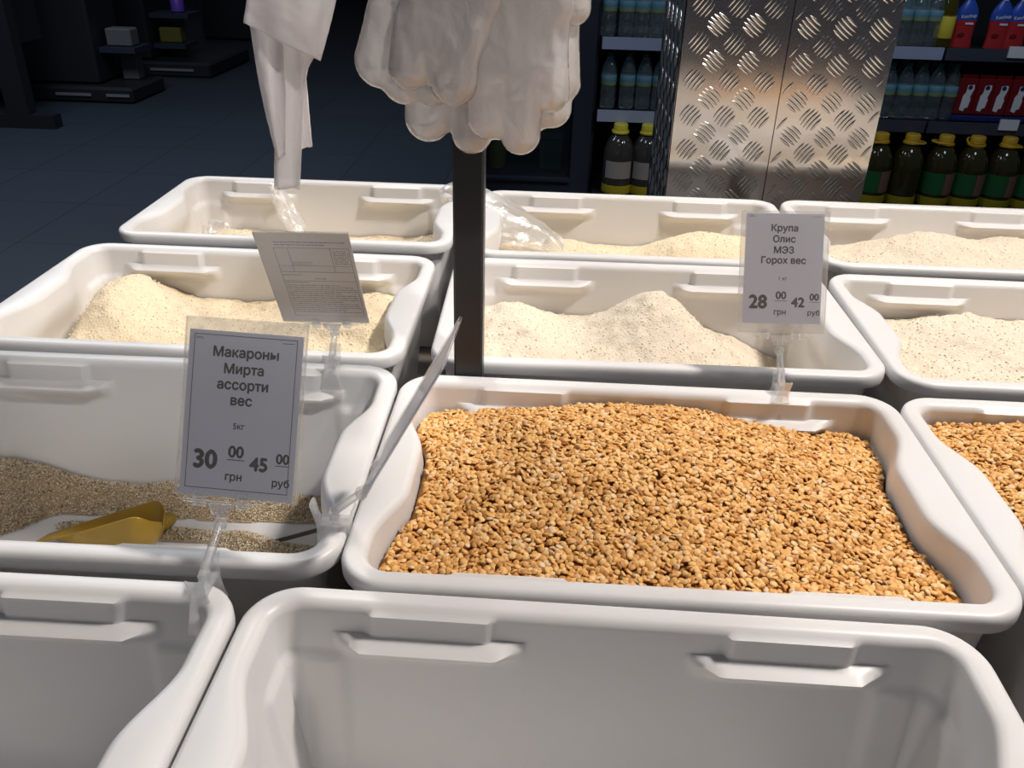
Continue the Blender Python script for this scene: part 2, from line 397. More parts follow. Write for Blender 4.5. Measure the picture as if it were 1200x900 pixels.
def scatter(zf, n, size, tv, tf, ok=None, zofs=0, spread=.25, flat=.35, region=(-.27, .27, -.165, .165)):
    """many small pieces lying on a heap, as one vertex/face list"""
    V, Fc = [], []; tv = np.array(tv); nv = len(tv)
    x0, x1, y0, y1 = region; ar = (x1-x0)*(y1-y0); g = math.sqrt(ar/n)
    ys = np.arange(y0, y1, g*.9); base = 0; tfa = np.array(tf, dtype=object)
    for jy, yy in enumerate(ys):
        for xx in np.arange(x0 + (jy % 2)*g/2, x1, g*1.1):
            x = xx + rng.uniform(-.42, .42)*g; y = yy + rng.uniform(-.42, .42)*g
            z = zf(x, y)
            if ok and not ok(x, y, z): continue
            e = .004; nxv = Vector((-(zf(x+e, y)-z)/e, -(zf(x, y+e)-z)/e, 1)).normalized()
            nn = (nxv + Vector(rng.normal(0, flat, 3))).normalized()
            if nn.z < .05: nn.z = .05; nn.normalize()
            t1 = nn.orthogonal().normalized(); a = rng.uniform(0, 2*PI); t2 = nn.cross(t1)
            p, q = t1*math.cos(a)+t2*math.sin(a), t2*math.cos(a)-t1*math.sin(a)
            s = size*(1+rng.uniform(-spread, spread)); flip = -1 if rng.random() < .35 else 1
            Rm = np.array([[p.x, q.x, nn.x*flip], [p.y, q.y, nn.y*flip], [p.z, q.z, nn.z*flip]])
            pts = (tv*s) @ Rm.T + np.array([x, y, z+CH+zofs+rng.uniform(-.12, .22)*size])
            V.append(pts); Fc += [tuple(base+i for i in q_) for q_ in tf]; base += nv
    return np.concatenate(V).tolist(), Fc
def bed_and_bits(name, v, f, v2, f2, m1, m2, key):
    b0 = len(v); me = bpy.data.meshes.new(name)
    me.from_pydata(v + [tuple(p) for p in v2], [], f + [tuple(b0+i for i in q) for q in f2])
    me.materials.append(m1); me.materials.append(m2)
    idx = np.zeros(len(me.polygons), dtype=np.int32); idx[len(f):] = 1
    me.polygons.foreach_set('material_index', idx); me.polygons.foreach_set('use_smooth', np.ones(len(me.polygons), dtype=bool))
    o = bpy.data.objects.new(name, me); COL.objects.link(o); o.matrix_world = CMX[key]; return o
# half pea: domed disc
PV, PF = [], []
for r, z in ((.43, -.10), (.5, -.01), (.41, .12), (.22, .19)):
    PV += [(r*math.cos(2*PI*k/9), r*math.sin(2*PI*k/9), z) for k in range(9)]
for j in range(3):
    for k in range(9): PF.append((j*9+k, j*9+(k+1) % 9, j*9+9+(k+1) % 9, j*9+9+k))
PF.append(tuple(range(8, -1, -1))); PF.append(tuple(27+k for k in range(9)))
GV = [(.5, 0, 0), (-.5, 0, 0), (0, .32, 0), (0, -.32, 0), (.1, 0, .28), (0, 0, -.28)]
GF = [(0, 2, 4), (2, 1, 4), (1, 3, 4), (3, 0, 4), (2, 0, 5), (1, 2, 5), (3, 1, 5), (0, 3, 5)]
def inside(pad):
    def ok(x, y, z):
        hx, hy = inner(z, y, x); x2, y2 = corner_clamp(x, y, hx-pad, hy-pad); return abs(x) < hx-pad and abs(y) < hy-pad and abs(x-x2)+abs(y-y2) < 1e-6
    return ok
# split peas, centre
zD = blobs(-.052, [(-.02, .03, .25, .17, .057), (.0, .12, .12, .06, .008), (0, -.16, .30, .08, .014), (-.20, -.05, .1, .2, .006)], .005, .0015, 3)
v, f = heap('split_peas', 'D', lambda x, y: zD(x, y)-.003, M['pea_bed'], 90, 60)
v2, f2 = scatter(zD, 8600, .0074, PV, PF, inside(.0045), .0005, .16, .40, (-.28, .28, -.175, .175))
tag(bed_and_bits('split_peas', v, f, v2, f2, M['pea_bed'], M['pea'], 'D'), 'wide heap of orange split peas filling the middle crate', 'peas', kind='stuff')
zE = blobs(-.030, [(.02, .03, .26, .17, .042), (-.12, .05, .12, .1, .006)], .005, .0015, 8)
v, f = heap('split_peas', 'E', lambda x, y: zE(x, y)-.003, M['pea_bed'], 90, 60)
v2, f2 = scatter(zE, 8600, .0074, PV, PF, inside(.0045), .0005, .16, .42, (-.28, .28, -.175, .175))
tag(bed_and_bits('split_peas', v, f, v2, f2, M['pea_bed'], M['pea'], 'E'), 'split peas in the crate cut off by the right edge', 'peas', kind='stuff')
# thin remains of grain with bare crate bottom showing
def zC(x, y):
    h = -.0045
    ridge = .040 + .006*math.sin(x*30+.4) + .034*sstep(-.12, -.27, x) - .018*sstep(.08, .26, x)
    h += ridge*math.exp(-max(0, .146-y)**2/(.019+.05*sstep(-.14, -.25, x))**2)
    yc = .080 + .006*math.sin(x*17+1.3)
    h += .0120*math.exp(-((y-yc)/.014)**2)*sstep(-.10, -.02, x)*(1-sstep(.10, .16, x))
    h += .0120*math.exp(-((y-.066-.006*math.sin(x*20))/.015)**2)*sstep(.06, .12, x)*(1-sstep(.22, .26, x))
    h += .010*math.exp(-((x+.11)/.045)**2-((y-.090)/.016)**2)
    h += .003*nz(x, y, 2, 30) + .0015*nz(x, y, 4, 90)
    return FLOORZ + h
def bedC():
    v, f = [], []; nx, ny = 150, 96; ix = {}
    for j in range(ny):
        for i in range(nx):
            q = []
            cs = [(-.275+.55*(i+a)/nx, -.165+.33*(j+c)/ny) for a, c in ((0, 0), (1, 0), (1, 1), (0, 1))]
            if max(zC(*c) for c in cs) < FLOORZ+.0018: continue
            for a, c in ((0, 0), (1, 0), (1, 1), (0, 1)):
                k = (i+a, j+c)
                if k not in ix:
                    x, y = -.275+.55*k[0]/nx, -.165+.33*k[1]/ny; 
                    for _ in range(2):
                        z = max(FLOORZ+.0004, zC(x, y)-.0012); hx, hy = inner(z, y, x)
                        x, y = max(-hx, min(hx, x)), max(-hy, min(hy, y)); x, y = corner_clamp(x, y, hx, hy, .02)
                    ix[k] = len(v); v.append((x, y, z+CH))
                q.append(ix[k])
            f.append(tuple(q))
    return v, f
v, f = bedC()
okC = lambda x, y, z: abs(x) < .246 and z > FLOORZ+.0006 + (.0 if rng.random() < .3 else .0012) and inside(.0012)(x, y, z)
v2, f2 = scatter(zC, 48000, .0034, GV, GF, okC, .0004, .3, .6, (-.275, .275, -.10, .165))
tag(bed_and_bits('loose_grain', v, f, v2, f2, M['grit_bed'], M['grit'], 'C'), 'ridge and thin trails of beige grain left in the crate with the yellow scoop', 'grain', kind='stuff')
# meals
def meal(key, zf, m, label, nfl=2600, seed=0):
    v, f = heap('heap', key, zf, m)
    v2, f2 = scatter(zf, nfl, .0034, GV, GF, inside(.004), 0, .5, .5)
    tag(bed_and_bits('meal_heap', v, f, v2, f2, m, M['flake'], key), label, 'meal', kind='stuff')
meal('F', blobs(-.085, [(-.19, .05, .075, .10, .072), (-.06, .03, .1, .09, .026), (.20, .03, .10, .12, .070), (.05, -.04, .25, .06, .014), (-.30, .0, .05, .3, -.09)], .012, .004, 12), M['flour_y'], 'cream meal piled in the crate behind the leaning printed sheet')
meal('G', blobs(-.095, [(-.20, .04, .10, .10, .070), (.02, .06, .085, .09, .088), (-.08, -.06, .2, .07, .030), (.12, -.02, .10, .09, .030), (.33, -.05, .14, .3, -.12)], .010, .004, 22), M['flour_w'], 'pale meal in two peaks in the crate behind the black post')
meal('H', blobs(-.075, [(-.10, .05, .14, .11, .050), (.15, .03, .16, .12, .045), (-.05, -.08, .2, .08, .028)], .009, .004, 32), M['flour_w'], 'pale meal mounded in the right crate behind the split peas')
meal('I', blobs(-.110, [(-.17, .0, .06, .10, .050), (.24, .0, .07, .12, .050), (-.08, .05, .05, .06, .02)], .008, .003, 42), M['flour_y'], 'low remains of cream meal in the far left crate under clear bags')
meal('J', blobs(-.11, [(-.12, .05, .10, .10, .045), (.13, .05, .11, .10, .075), (.26, .03, .08, .12, .045), (-.26, 0, .06, .1, .03)], .008, .003, 52), M['flour_y'], 'cream meal heap in the back crate in front of the metal pillar')
meal('K', blobs(-.095, [(-.05, .04, .13, .11, .075), (.17, .04, .12, .11, .070)], .008, .003, 62), M['flour_w'], 'pale meal heap at the back right, nearest the shelves')
# ------------------------------------------------------------------ post, hanging bar
pc = Vector((-.0900, .957, 0))
p = thing('post', 'square black steel post rising between the crates in the middle', 'post', T(pc))
b = MB(); b.box((-.0176, -.0165, ZT), (.0176, .0165, 2.10), bev=.0025); b.build('upright', M['post'], p, smooth=False)
b = MB(); b.box((-.030, -.019, ZT), (.030, .019, ZT+.006)); b.build('foot_plate', M['post'], p, smooth=False)
b = MB(); b.box((-.0186, -.0175, 2.10), (.0186, .0175, 2.106)); b.build('end_cap', M['black'], p, smooth=False)
HBZ = 1.50
b = MB(); b.box((-.42, -.034, HBZ), (.24, -.0175, HBZ+.02)); b.build('crossbar', M['post'], p, smooth=False)

# ------------------------------------------------------------------ lettering
def text_into(mb, body, size, u, z, align='CENTER', bold=.0):
    from mathutils.geometry import interpolate_bezier
    c = bpy.data.curves.new('lettering', 'FONT'); c.body = body; c.size = size; c.align_x = align
    o = bpy.data.objects.new('lettering', c); COL.objects.link(o); bpy.context.view_layer.update()
    cu = o.to_curve(bpy.context.evaluated_depsgraph_get()); loops = []
    for sp in cu.splines:
        bp = sp.bezier_points; n = len(bp); pts = []
        for k in range(n):
            p, q = bp[k], bp[(k+1) % n]
            ch = q.co-p.co; h1, h2 = p.handle_right-p.co, q.handle_left-p.co
            straight = max(abs(ch.x*h1.y-ch.y*h1.x), abs(ch.x*h2.y-ch.y*h2.x)) < .004*size*max(ch.length, 1e-9)
            pts += [p.co.copy()] if straight else interpolate_bezier(p.co, p.handle_right, q.handle_left, q.co, 5)[:-1]
        pts = [p for i, p in enumerate(pts) if (p-pts[i-1]).length > 1e-7]
        if len(pts) > 2: loops.append((sum(pts[i-1].x*pts[i].y-pts[i].x*pts[i-1].y for i in range(len(pts))), pts))
    o.to_curve_clear(); bpy.data.objects.remove(o); bpy.data.curves.remove(c)
    if not loops: return
    sgn = 1 if max(loops, key=lambda t: abs(t[0]))[0] > 0 else -1
    def within(p, poly):
        r = False
        for i in range(len(poly)):
            A, B = poly[i-1], poly[i]
            if (A.y > p.y) != (B.y > p.y) and p.x < (B.x-A.x)*(p.y-A.y)/(B.y-A.y)+A.x: r = not r
        return r
    base_ = [p for a_, p in loops if a_*sgn > 0]
    holes = [p for a_, p in loops if a_*sgn <= 0 and any(all(within(q, b_) for q in p) for b_ in base_)]
    solids = [p for a_, p in loops if not any(p is h for h in holes)]
    dl = bold*size*.85; kk = 0
    for sol in solids:
        hs = [h for h in holes if within(h[0], sol)]
        fc = bpy.data.curves.new('glyph', 'CURVE'); fc.dimensions = '2D'; fc.fill_mode = 'BOTH'
        for lp in [sol] + hs:
            sp = fc.splines.new('POLY'); sp.points.add(len(lp)-1); sp.use_cyclic_u = True
            for k, p in enumerate(lp): sp.points[k].co = (p.x*1000, p.y*1000, 0, 1)
        fo = bpy.data.objects.new('glyph', fc); COL.objects.link(fo); bpy.context.view_layer.update()
        fm = bpy.data.meshes.new_from_object(fo.evaluated_get(bpy.context.evaluated_depsgraph_get()))
        vs = [q.co/1000 for q in fm.vertices]; fs = [tuple(q.vertices) for q in fm.polygons]
        bpy.data.objects.remove(fo); bpy.data.curves.remove(fc); bpy.data.meshes.remove(fm)
        for (ox, oz) in ((-dl, 0), (dl, 0), (0, dl), (0, -dl)) if bold else ((0, 0),):
            mb.add([(u+p.x+ox, -(kk % 7)*.000003, z+p.y+oz) for p in vs], fs); kk += 1
def flat(mb, x0, z0, x1, z1): mb.add([(x0, 0, z0), (x1, 0, z0), (x1, 0, z1), (x0, 0, z1)], [(0, 1, 2, 3)])
def line_frame(mb, x0, z0, x1, z1, t=.0006):
    flat(mb, x0, z0, x1, z0+t); flat(mb, x0, z1-t, x1, z1); flat(mb, x0, z0+t, x0+t, z1-t); flat(mb, x1-t, z0+t, x1, z1-t)
def clip_parts(root, foot, ball, cmx, side=0.0, swap=1):
    """clear clip: two jaws gripping the rim at foot, ball joint, rod with two grips under the card. all in world, then moved under root"""
    inv = root.matrix_world.inverted(); base = T(foot) @ Rz(side)
    b = MB()
    def plate(y0, prof, th):  # prof: (half width, y offset, z)
        v, f = [], []
        for hw, dy, z in prof:
            for s in (-1, -.5, 0, .5, 1):
                v.append((hw*s, y0+dy-.0015*(1-s*s)*(1 if y0 < 0 else -1), z))
        n = len(v); v += [(x, y+th, z) for x, y, z in v]; m = len(prof)
        for j in range(m-1):
            for i in range(4):
                a = j*5+i; f.append((a, a+1, a+6, a+5)); f.append((n+a+5, n+a+6, n+a+1, n+a))
        ring = [i for i in range(5)]+[j*5+4 for j in range(1, m)]+[(m-1)*5+i for i in range(3, -1, -1)]+[j*5 for j in range(m-2, 0, -1)]
        for k in range(len(ring)): a, c = ring[k], ring[(k+1) % len(ring)]; f.append((a, n+a, n+c, c))
        b.add([base @ Vector(q) for q in v], f)
    plate(-.0165, [(.0140, -.004, -.034), (.0135, -.001, -.026), (.0110, .001, -.010), (.0075, .001, .002), (.0066, -.001, .012), (.0074, -.004, .026)], .0016)
    plate(.0125, [(.0100, .002, -.020), (.0090, .0, -.012), (.0070, .0, .002), (.0066, .002, .012), (.0074, .005, .024)], .0016)
    b.build('rim_clamp', M['clear'], root, mtx=inv)
    b = MB(); b.box((-.0060, -.0140, .0045), (.0060, .0125, .0085), mtx=base); b.box((-.0040, -.004, .0085), (.0040, .004, .018), mtx=base)
    b.build('bridge', M['clear'], root, mtx=inv)
    top = Vector(foot)+Vector((0, 0, .017)); b = MB(); b.tube([top, top.lerp(ball, .5), ball], [.0046, .0040, .0036]); b.build('neck', M['clear'], root, mtx=inv)
    b = MB(); b.lathe([(.0010, -.0062), (.0046, -.0044), (.0064, 0), (.0046, .0044), (.0010, .0062)], 14, mtx=T(ball)); b.build('ball_joint', M['clear'], root, mtx=inv)
    b = MB(); b.prism([(-.0115, -.0055), (.0115, -.0055), (.006, -.0165), (-.006, -.0165)], -.001, .001, mtx=cmx)
    for k in range(-3, 4): b.box((k*.0030-.0005, -.0017, -.0155 if abs(k) < 2 else -.010), (k*.0030+.0005, .0017, -.0058), mtx=cmx)
    b.build('ribbed_fin', M['clear'], root, mtx=inv)
    b = MB(); b.tube([cmx @ Vector((-.034, 0, -.0042)), cmx @ Vector((.034, 0, -.0042))], .0014); b.build('rod', M['clear'], root, mtx=inv)
    for s in (-1, 1):
        b = MB(); b.box((s*.0195-.0045, -.0034, -.0080), (s*.0195+.0045, .0034, -.0006), mtx=cmx)
        b.box((s*.0195-.0045, -.0034, -.0006), (s*.0195+.0045, -.0018, .0050), mtx=cmx); b.box((s*.0195-.0045, .0018, -.0006), (s*.0195+.0045, .0034, .0050), mtx=cmx)
        b.build('card_grip', M['clear'], root, mtx=inv)
def card_mtx(pos, R): return Matrix(((*R[0], pos[0]), (*R[1], pos[1]), (*R[2], pos[2]+RZ), (0, 0, 0, 1)))
def make_sign(label, cmx, clipx, foot, w, h, paper, side=0.0, paper_mat='paper'):
    root = thing('price_sign', label, 'sign', T(foot), None); inv = root.matrix_world.inverted()
    b = MB(); b.box((-w/2, -.0016, 0), (w/2, -.0012, h)); b.box((-w/2, .0008, 0), (w/2, .0012, h)); b.box((-w/2, -.0012, 0), (w/2, .0008, .0012)); b.box((-w/2, -.0012, .0012), (-w/2+.001, .0008, h)); b.box((w/2-.001, -.0012, .0012), (w/2, .0008, h))
    b.build('sleeve', M['sleeve'], root, smooth=False, mtx=inv @ cmx)
    b = MB(); b.box((paper[0], -.0009, paper[1]), (paper[2], -.0004, paper[3])); pp = b.build('card', M[paper_mat], root, smooth=False, mtx=inv @ cmx)
    kmx = cmx @ T((clipx, 0, 0)); clip_parts(root, Vector(foot), kmx @ Vector((0, 0, -.0225)), kmx, side)
    return root, pp
def letters(pp, rows, frame=None, extra=None, m='ink'):
    b = MB()
    for body, size, u, z, bold in rows: text_into(b, body, size, u, z, 'CENTER', bold)
    if frame: line_frame(b, *frame)
    if extra: 
        for r in extra: flat(b, *r)
    o = b.build('lettering', M[m], pp, smooth=False); o.matrix_local = T((0, -.00100, 0)); return o
K = 1/.727
# pasta price
cm = card_mtx((-.2577, .5859, .0566), [[.9985, .042, .0341], [-.0529, .8872, .4584], [-.011, -.4595, .8881]])
W1, H1 = .108, .155
r, pp = make_sign('front pasta price sign, 30 and 45, clipped to the empty front left crate', cm, -.012, (at(243, 690, Y=.5355).x, .5345, RZ), W1, H1, (-.0500, .0015, .0505, .1440))
u = lambda f: (f-.5)*W1
letters(pp, [('Макароны', .0085*K, u(.508), .1222, .041), ('Мирта', .0085*K, u(.50), .1080, .041), ('ассорти', .0085*K, u(.50), .0945, .041), ('вес', .0085*K, u(.495), .0812, .041),
 ('5кг', .0053*K, u(.49), .0605, .023), ('30', .0158*K, u(.232), .0255, .052), ('00', .0101*K, u(.483), .0362, .041), ('45', .0118*K, u(.676), .0262, .052), ('00', .0086*K, u(.866), .0340, .041), ('грн', .0071*K, u(.475), .0160, .029), ('руб', .0067*K, u(.862), .0140, .029)],
 (-.0455, .0075, .0455, .1405), [(u(.09), .1362, u(.16), .1366), (u(.09), .1374, u(.15), .1378), (u(.80), .1368, u(.90), .1373), (u(.483)-.0078, .0335, u(.483)+.0078, .0343), (u(.866)-.0062, .0316, u(.866)+.0062, .0323)])
# peas price
cm = card_mtx((.2961, .9775, .0576), [[.9998, .0043, -.021], [.0048, .9107, .4131], [.0209, -.4131, .9104]])
W1, H1 = .108, .150
r, pp = make_sign('rear pea price sign, 28 and 42, clipped behind the split pea heap', cm, .0, (at(912, 465, Y=.926).x, .9255, RZ), W1, H1, (-.0480, .0115, .0475, .1465))
u = lambda f: (f-.5)*W1
letters(pp, [('Крупа', .0083*K, u(.495), .1250, .041), ('Олис', .0083*K, u(.495), .1115, .041), ('МЭЗ', .0083*K, u(.495), .0980, .041), ('Горох вес', .0083*K, u(.495), .0855, .041),
 ('1 кг', .0047*K, u(.495), .0650, .018), ('28', .0163*K, u(.226), .0305, .052), ('00', .0095*K, u(.485), .0420, .041), ('42', .0118*K, u(.68), .0325, .052), ('00', .0084*K, u(.862), .0410, .041), ('грн', .0071*K, u(.48), .0225, .029), ('руб', .0065*K, u(.862), .0225, .029)],
 None, [(u(.09), .1424, u(.16), .1428), (u(.09), .1436, u(.15), .1440), (u(.80), .1428, u(.90), .1433), (u(.485)-.0075, .0392, u(.485)+.0075, .0399), (u(.862)-.0060, .0385, u(.862)+.0060, .0391)])
# printed sheet leaning towards the viewer
a = math.radians(24.3); Ri = [[1, -.005*0, -.026], [-.006, math.cos(a), -math.sin(a)], [.025, math.sin(a), math.cos(a)]]
cm = card_mtx((-.2687, .958, .055), Ri)
r, pp = make_sign('leaning grey sheet of fine print standing before the cream meal', cm, .006, (at(389, 410, Y=.942).x, .9415, RZ), .108, .150, (-.0538, .0005, .0538, .1495), paper_mat='card'); r.name = 'information_card'
rr = random.Random(4); ex = []; 
def fine(x0, x1, z, t):
    x = x0
    while x < x1-.002:
        l = min(rr.uniform(.002, .007), x1-x); ex.append((x, z, x+l, z+t)); x += l+.0012
fine(-.034, .050, .1345, .0016); fine(-.034, .026, .1305, .0014)
for z in (.126, .098, .088, .073): ex.append((-.036, z, .050, z+.0007))
for x in (-.036, -.020, .0285, .050): ex.append((x, .088 if x in (-.020, .0285) else .012, x+.0007, .1263))
ex.append((-.036, .012, .050, .0124))
for k in range(7): fine(.031, .049, .1215-k*.0033, .0012)
for k in range(3): fine(-.019, .005, .1035-k*.0026+.0, .0011)
for k in range(4): ex.append((-.036, .0955-k*.0026, .050, .0957-k*.0026))
fine(-.034, -.012, .0825, .0013); fine(.002, .018, .0765, .0013); fine(-.034, -.004, .070, .0013)
for k in range(14): fine(-.034, .048 if k % 4 else .030, .0655-k*.0036, .0011)
o = letters(pp, [], None, ex, 'ink_grey'); o.name = 'fine_print'
# card seen from its edge
cm = card_mtx((-.1462, .6390, .0595), [[.0305, -.8775, .4786], [.9987, .0460, .0205], [-.0402, .4774, .8778]])
r, pp = make_sign('price card seen edge-on, leaning over the left side of the split peas', cm, -.012, (-.1845, .628, RZ), .105, .150, (-.050, .0015, .050, .146), side=-PI/2)

# ------------------------------------------------------------------ yellow scoop
SCX, SCY = at(112, 640, Z=RZ-.185).x, .806
sc = thing('scoop', 'mustard yellow plastic scoop lying in the nearly empty grain crate', 'scoop', T((SCX, SCY, RZ+FLOORZ+.007)) @ Rz(math.radians(-2)) @ Matrix.Rotation(math.radians(-18), 4, 'X'))
def scoop_body():
    # trough with a slanting mouth at the left and a rounded closed end at the right
    v, f = [], []; L, R_ = .158, .034; n, m = 16, 26
    def P(i, j, off):
        t = i/m; x = -L*.5+L*t
        end = math.sqrt(max(0, 1-max(0, (t-.80)/.20)**2)) if t > .80 else 1
        top = .004+.050*min(1, t/.86)-(.016*((t-.86)/.14)**2 if t > .86 else 0)
        r = (R_*.62+R_*.38*min(1, t/.5))*max(end, .03)-off*end
        a = -PI/2+PI*(j/n-.5)
        y = math.cos(a)*r; z0 = R_+math.sin(a)*r
        q = abs(j/n-.5)*2
        z = z0 if z0 < top else top
        if q > .8: z = min(z0+(q-.8)/.2*max(0, top-R_), top) if top > R_ else min(z0, top)
        return (x, y, z+off*.5)
    for off in (0, .002):
        for i in range(m+1): v += [P(i, j, off) for j in range(n+1)]
    s = (m+1)*(n+1); n1 = n+1
    for i in range(m):
        for j in range(n):
            a = i*n1+j; f.append((a, a+1, a+n1+1, a+n1)); f.append((s+a+n1, s+a+n1+1, s+a+1, s+a))
    for i in range(m):
        for j in (0, n): a = i*n1+j; f.append((a, a+n1, s+a+n1, s+a))
    for j in range(n):
        for i in (0, m): a = i*n1+j; f.append((a, a+1, s+a+1, s+a))
    b = MB(); b.add(v, f); return b
scoop_body().build('bowl', M['scoop'], sc, angle=60)
b = MB(); b.tube([(.060, .022, .022), (.066, .034, .024), (.064, .050, .024), (.056, .060, .022)], [.006, .0075, .0085, .006], 12); b.build('handle', M['scoop'], sc)

# ------------------------------------------------------------------ plastic gloves
def film_sheet(sdf, x0, x1, z0, z1, Y, puff=.006, step=.0030, wr=.0020, seed=0, lean=0.0, bow=None):
    nx, nz_ = int((x1-x0)/step)+2, int((z1-z0)/step)+2; val = np.zeros((nz_+1, nx+1))
    for j in range(nz_+1):
        for i in range(nx+1): val[j, i] = sdf(x0+i*step, z0+j*step)
    cells = [(i, j) for j in range(nz_) for i in range(nx) if min(val[j, i], val[j, i+1], val[j+1, i], val[j+1, i+1]) < 0 and (val[j, i]+val[j, i+1]+val[j+1, i]+val[j+1, i+1]) < step*1.2]
    ids = {}; pts = []
    cnt = {}
    for (i, j) in cells:
        for a, c in ((0, 0), (1, 0), (1, 1), (0, 1)): cnt[(i+a, j+c)] = cnt.get((i+a, j+c), 0)+1
    for k in cnt:
        i, j = k; x, z, d = x0+i*step, z0+j*step, val[j, i]; edge = cnt[k] < 4
        if edge:
            for _ in range(3):
                d = sdf(x, z); e = .0006; gx, gz = (sdf(x+e, z)-d)/e, (sdf(x, z+e)-d)/e; g = gx*gx+gz*gz+1e-6; x -= d*gx/g; z -= d*gz/g
            d = 0
        ids[k] = len(pts); pts.append((x, z, d, edge))
    v, f = [], []; n = len(pts); back = {}
    for (x, z, d, edge) in pts:
        t = 0 if edge else puff*math.sqrt(min(1, -d/.016)) if d < 0 else 0
        q = wr*(nz(x+z*.2, z*.22, seed, 95)+.5*nz(x, z*.45, seed+3, 230)+1.6*max(0, nz(x, z, seed+13, 22))*nz(x-z*.5, z*.8, seed+11, 260))
        bz = bow(x, z) if bow else 0
        v.append((x, Y+bz-t+q*(.3+.7*min(1, abs(d)/.01)), z))
    m = len(v)
    for idx, (x, z, d, edge) in enumerate(pts):
        if edge: back[idx] = idx; continue
        t = puff*math.sqrt(min(1, -d/.016)) if d < 0 else 0
        q = wr*(nz(x, z*.35, seed+7, 75)+.6*nz(x, z*.5, seed+9, 170)); bz = bow(x, z) if bow else 0
        back[idx] = len(v); v.append((x, Y+bz+t+q+.0006, z))
    for (i, j) in cells:
        q = [ids[(i, j)], ids[(i+1, j)], ids[(i+1, j+1)], ids[(i, j+1)]]; f.append(tuple(q))
        bq = [back[x] for x in reversed(q)]
        if set(bq) != set(q): f.append(tuple(bq))
    return v, f
def glove(label, caps, Y, seed, puff=.013, bow=None):
    C3 = []
    for (xa, ya, ra, xb, yb, rb) in caps:
        A, B = at(xa, ya, Y=Y), at(xb, yb, Y=Y); k = .00095
        C3.append((A.x, A.z, ra*k, B.x, B.z, rb*k))
    def sdf(x, z):
        d = None
        for (ax, az, ra, bx, bz, rb) in C3:
            dx, dz = bx-ax, bz-az; L = dx*dx+dz*dz; t = min(1, max(0, ((x-ax)*dx+(z-az)*dz)/L)); c = math.hypot(x-ax-dx*t, z-az-dz*t)-(ra+(rb-ra)*t)
            if d is None: d = c
            else:
                h = max(0, .006-abs(d-c))/.006; d = min(d, c)-h*h*.0015
        return d
    xs = [q for c in C3 for q in (c[0]-c[2], c[3]-c[5], c[0]+c[2], c[3]+c[5])]; zs = [q for c in C3 for q in (c[1]-c[2], c[4]-c[5])]
    top = HBZ - .002
    sd = lambda x, z: max(sdf(x, z), z-top)
    v, f = film_sheet(sd, min(xs)-.01, max(xs)+.01, min(zs)-.01, top+.01, Y, puff, seed=seed, bow=bow)
    o = thing('disposable_glove', label, 'glove', T((C3[0][0], Y, top)), 'clear gloves hanging in a bunch on the post')
    inv = o.matrix_world.inverted(); me = bpy.data.meshes.new('glove'); me.from_pydata([tuple(inv @ Vector(q)) for q in v], [], f)
    import bmesh
    bm = bmesh.new(); bm.from_mesh(me); bmesh.ops.recalc_face_normals(bm, faces=bm.faces); bm.to_mesh(me); bm.free()
    finish('film', me, M['glove'], o, True, 180)
    b = MB(); zc = .004; b.box((-.012, -.003, -zc), (.012, .003, 0)); b.build('cuff_hole_rim', M['glove'], o, smooth=False)
    return o
GL = [
 ('hanging plastic glove with fingertips showing lowest, in front of the post', [(560, -110, 40, 550, 0, 62), (560, 0, 62, 555, 60, 56), (505, 60, 26, 502, 138, 26), (552, 60, 24, 553, 157, 22), (588, 60, 22, 586, 143, 20), (612, 60, 20, 613, 150, 18)], .917, 1),
 ('hanging plastic glove at the right of the bunch, above the dark cabinet', [(620, -110, 40, 625, 0, 46), (625, 0, 46, 622, 50, 44), (648, 30, 24, 648, 128, 20), (655, 20, 20, 664, 100, 15), (620, 50, 22, 622, 135, 20)], .908, 2),
 ('hanging plastic glove swelling out at the left side of the bunch', [(560, -110, 45, 518, -20, 58), (518, -20, 58, 494, 25, 54), (470, 15, 34, 445, 72, 27), (487, 40, 30, 474, 94, 25), (512, 40, 28, 507, 97, 24)], .890, 3),
 ('nearest hanging plastic glove, its bright thumb curled at the middle of the bunch', [(545, -110, 45, 530, -20, 52), (530, -20, 52, 522, 30, 46), (528, 30, 32, 531, 96, 25), (490, 30, 26, 480, 80, 22)], .868, 4),
 ('nearest hanging plastic glove at right of the middle, two fingers hanging straight', [(605, -110, 45, 608, 0, 54), (608, 0, 54, 606, 50, 48), (578, 50, 26, 572, 138, 23), (610, 50, 26, 610, 158, 21), (640, 40, 22, 646, 110, 19)], .876, 5),
 ('plastic glove whose single finger sticks out at the upper right of the bunch', [(655, -110, 35, 665, -50, 30), (665, -50, 26, 672, 8, 18)], .940-.045, 6),
 ('plastic glove behind the others, just showing at the upper left of the bunch', [(530, -110, 40, 490, -50, 36), (476, -46, 22, 450, -4, 14)], .921, 7)]
for lb, caps, Y, sd in GL:
    glove(lb, caps, Y, sd, bow=(lambda x, z, s=sd: .006*nz(x, z, s+20, 18)))

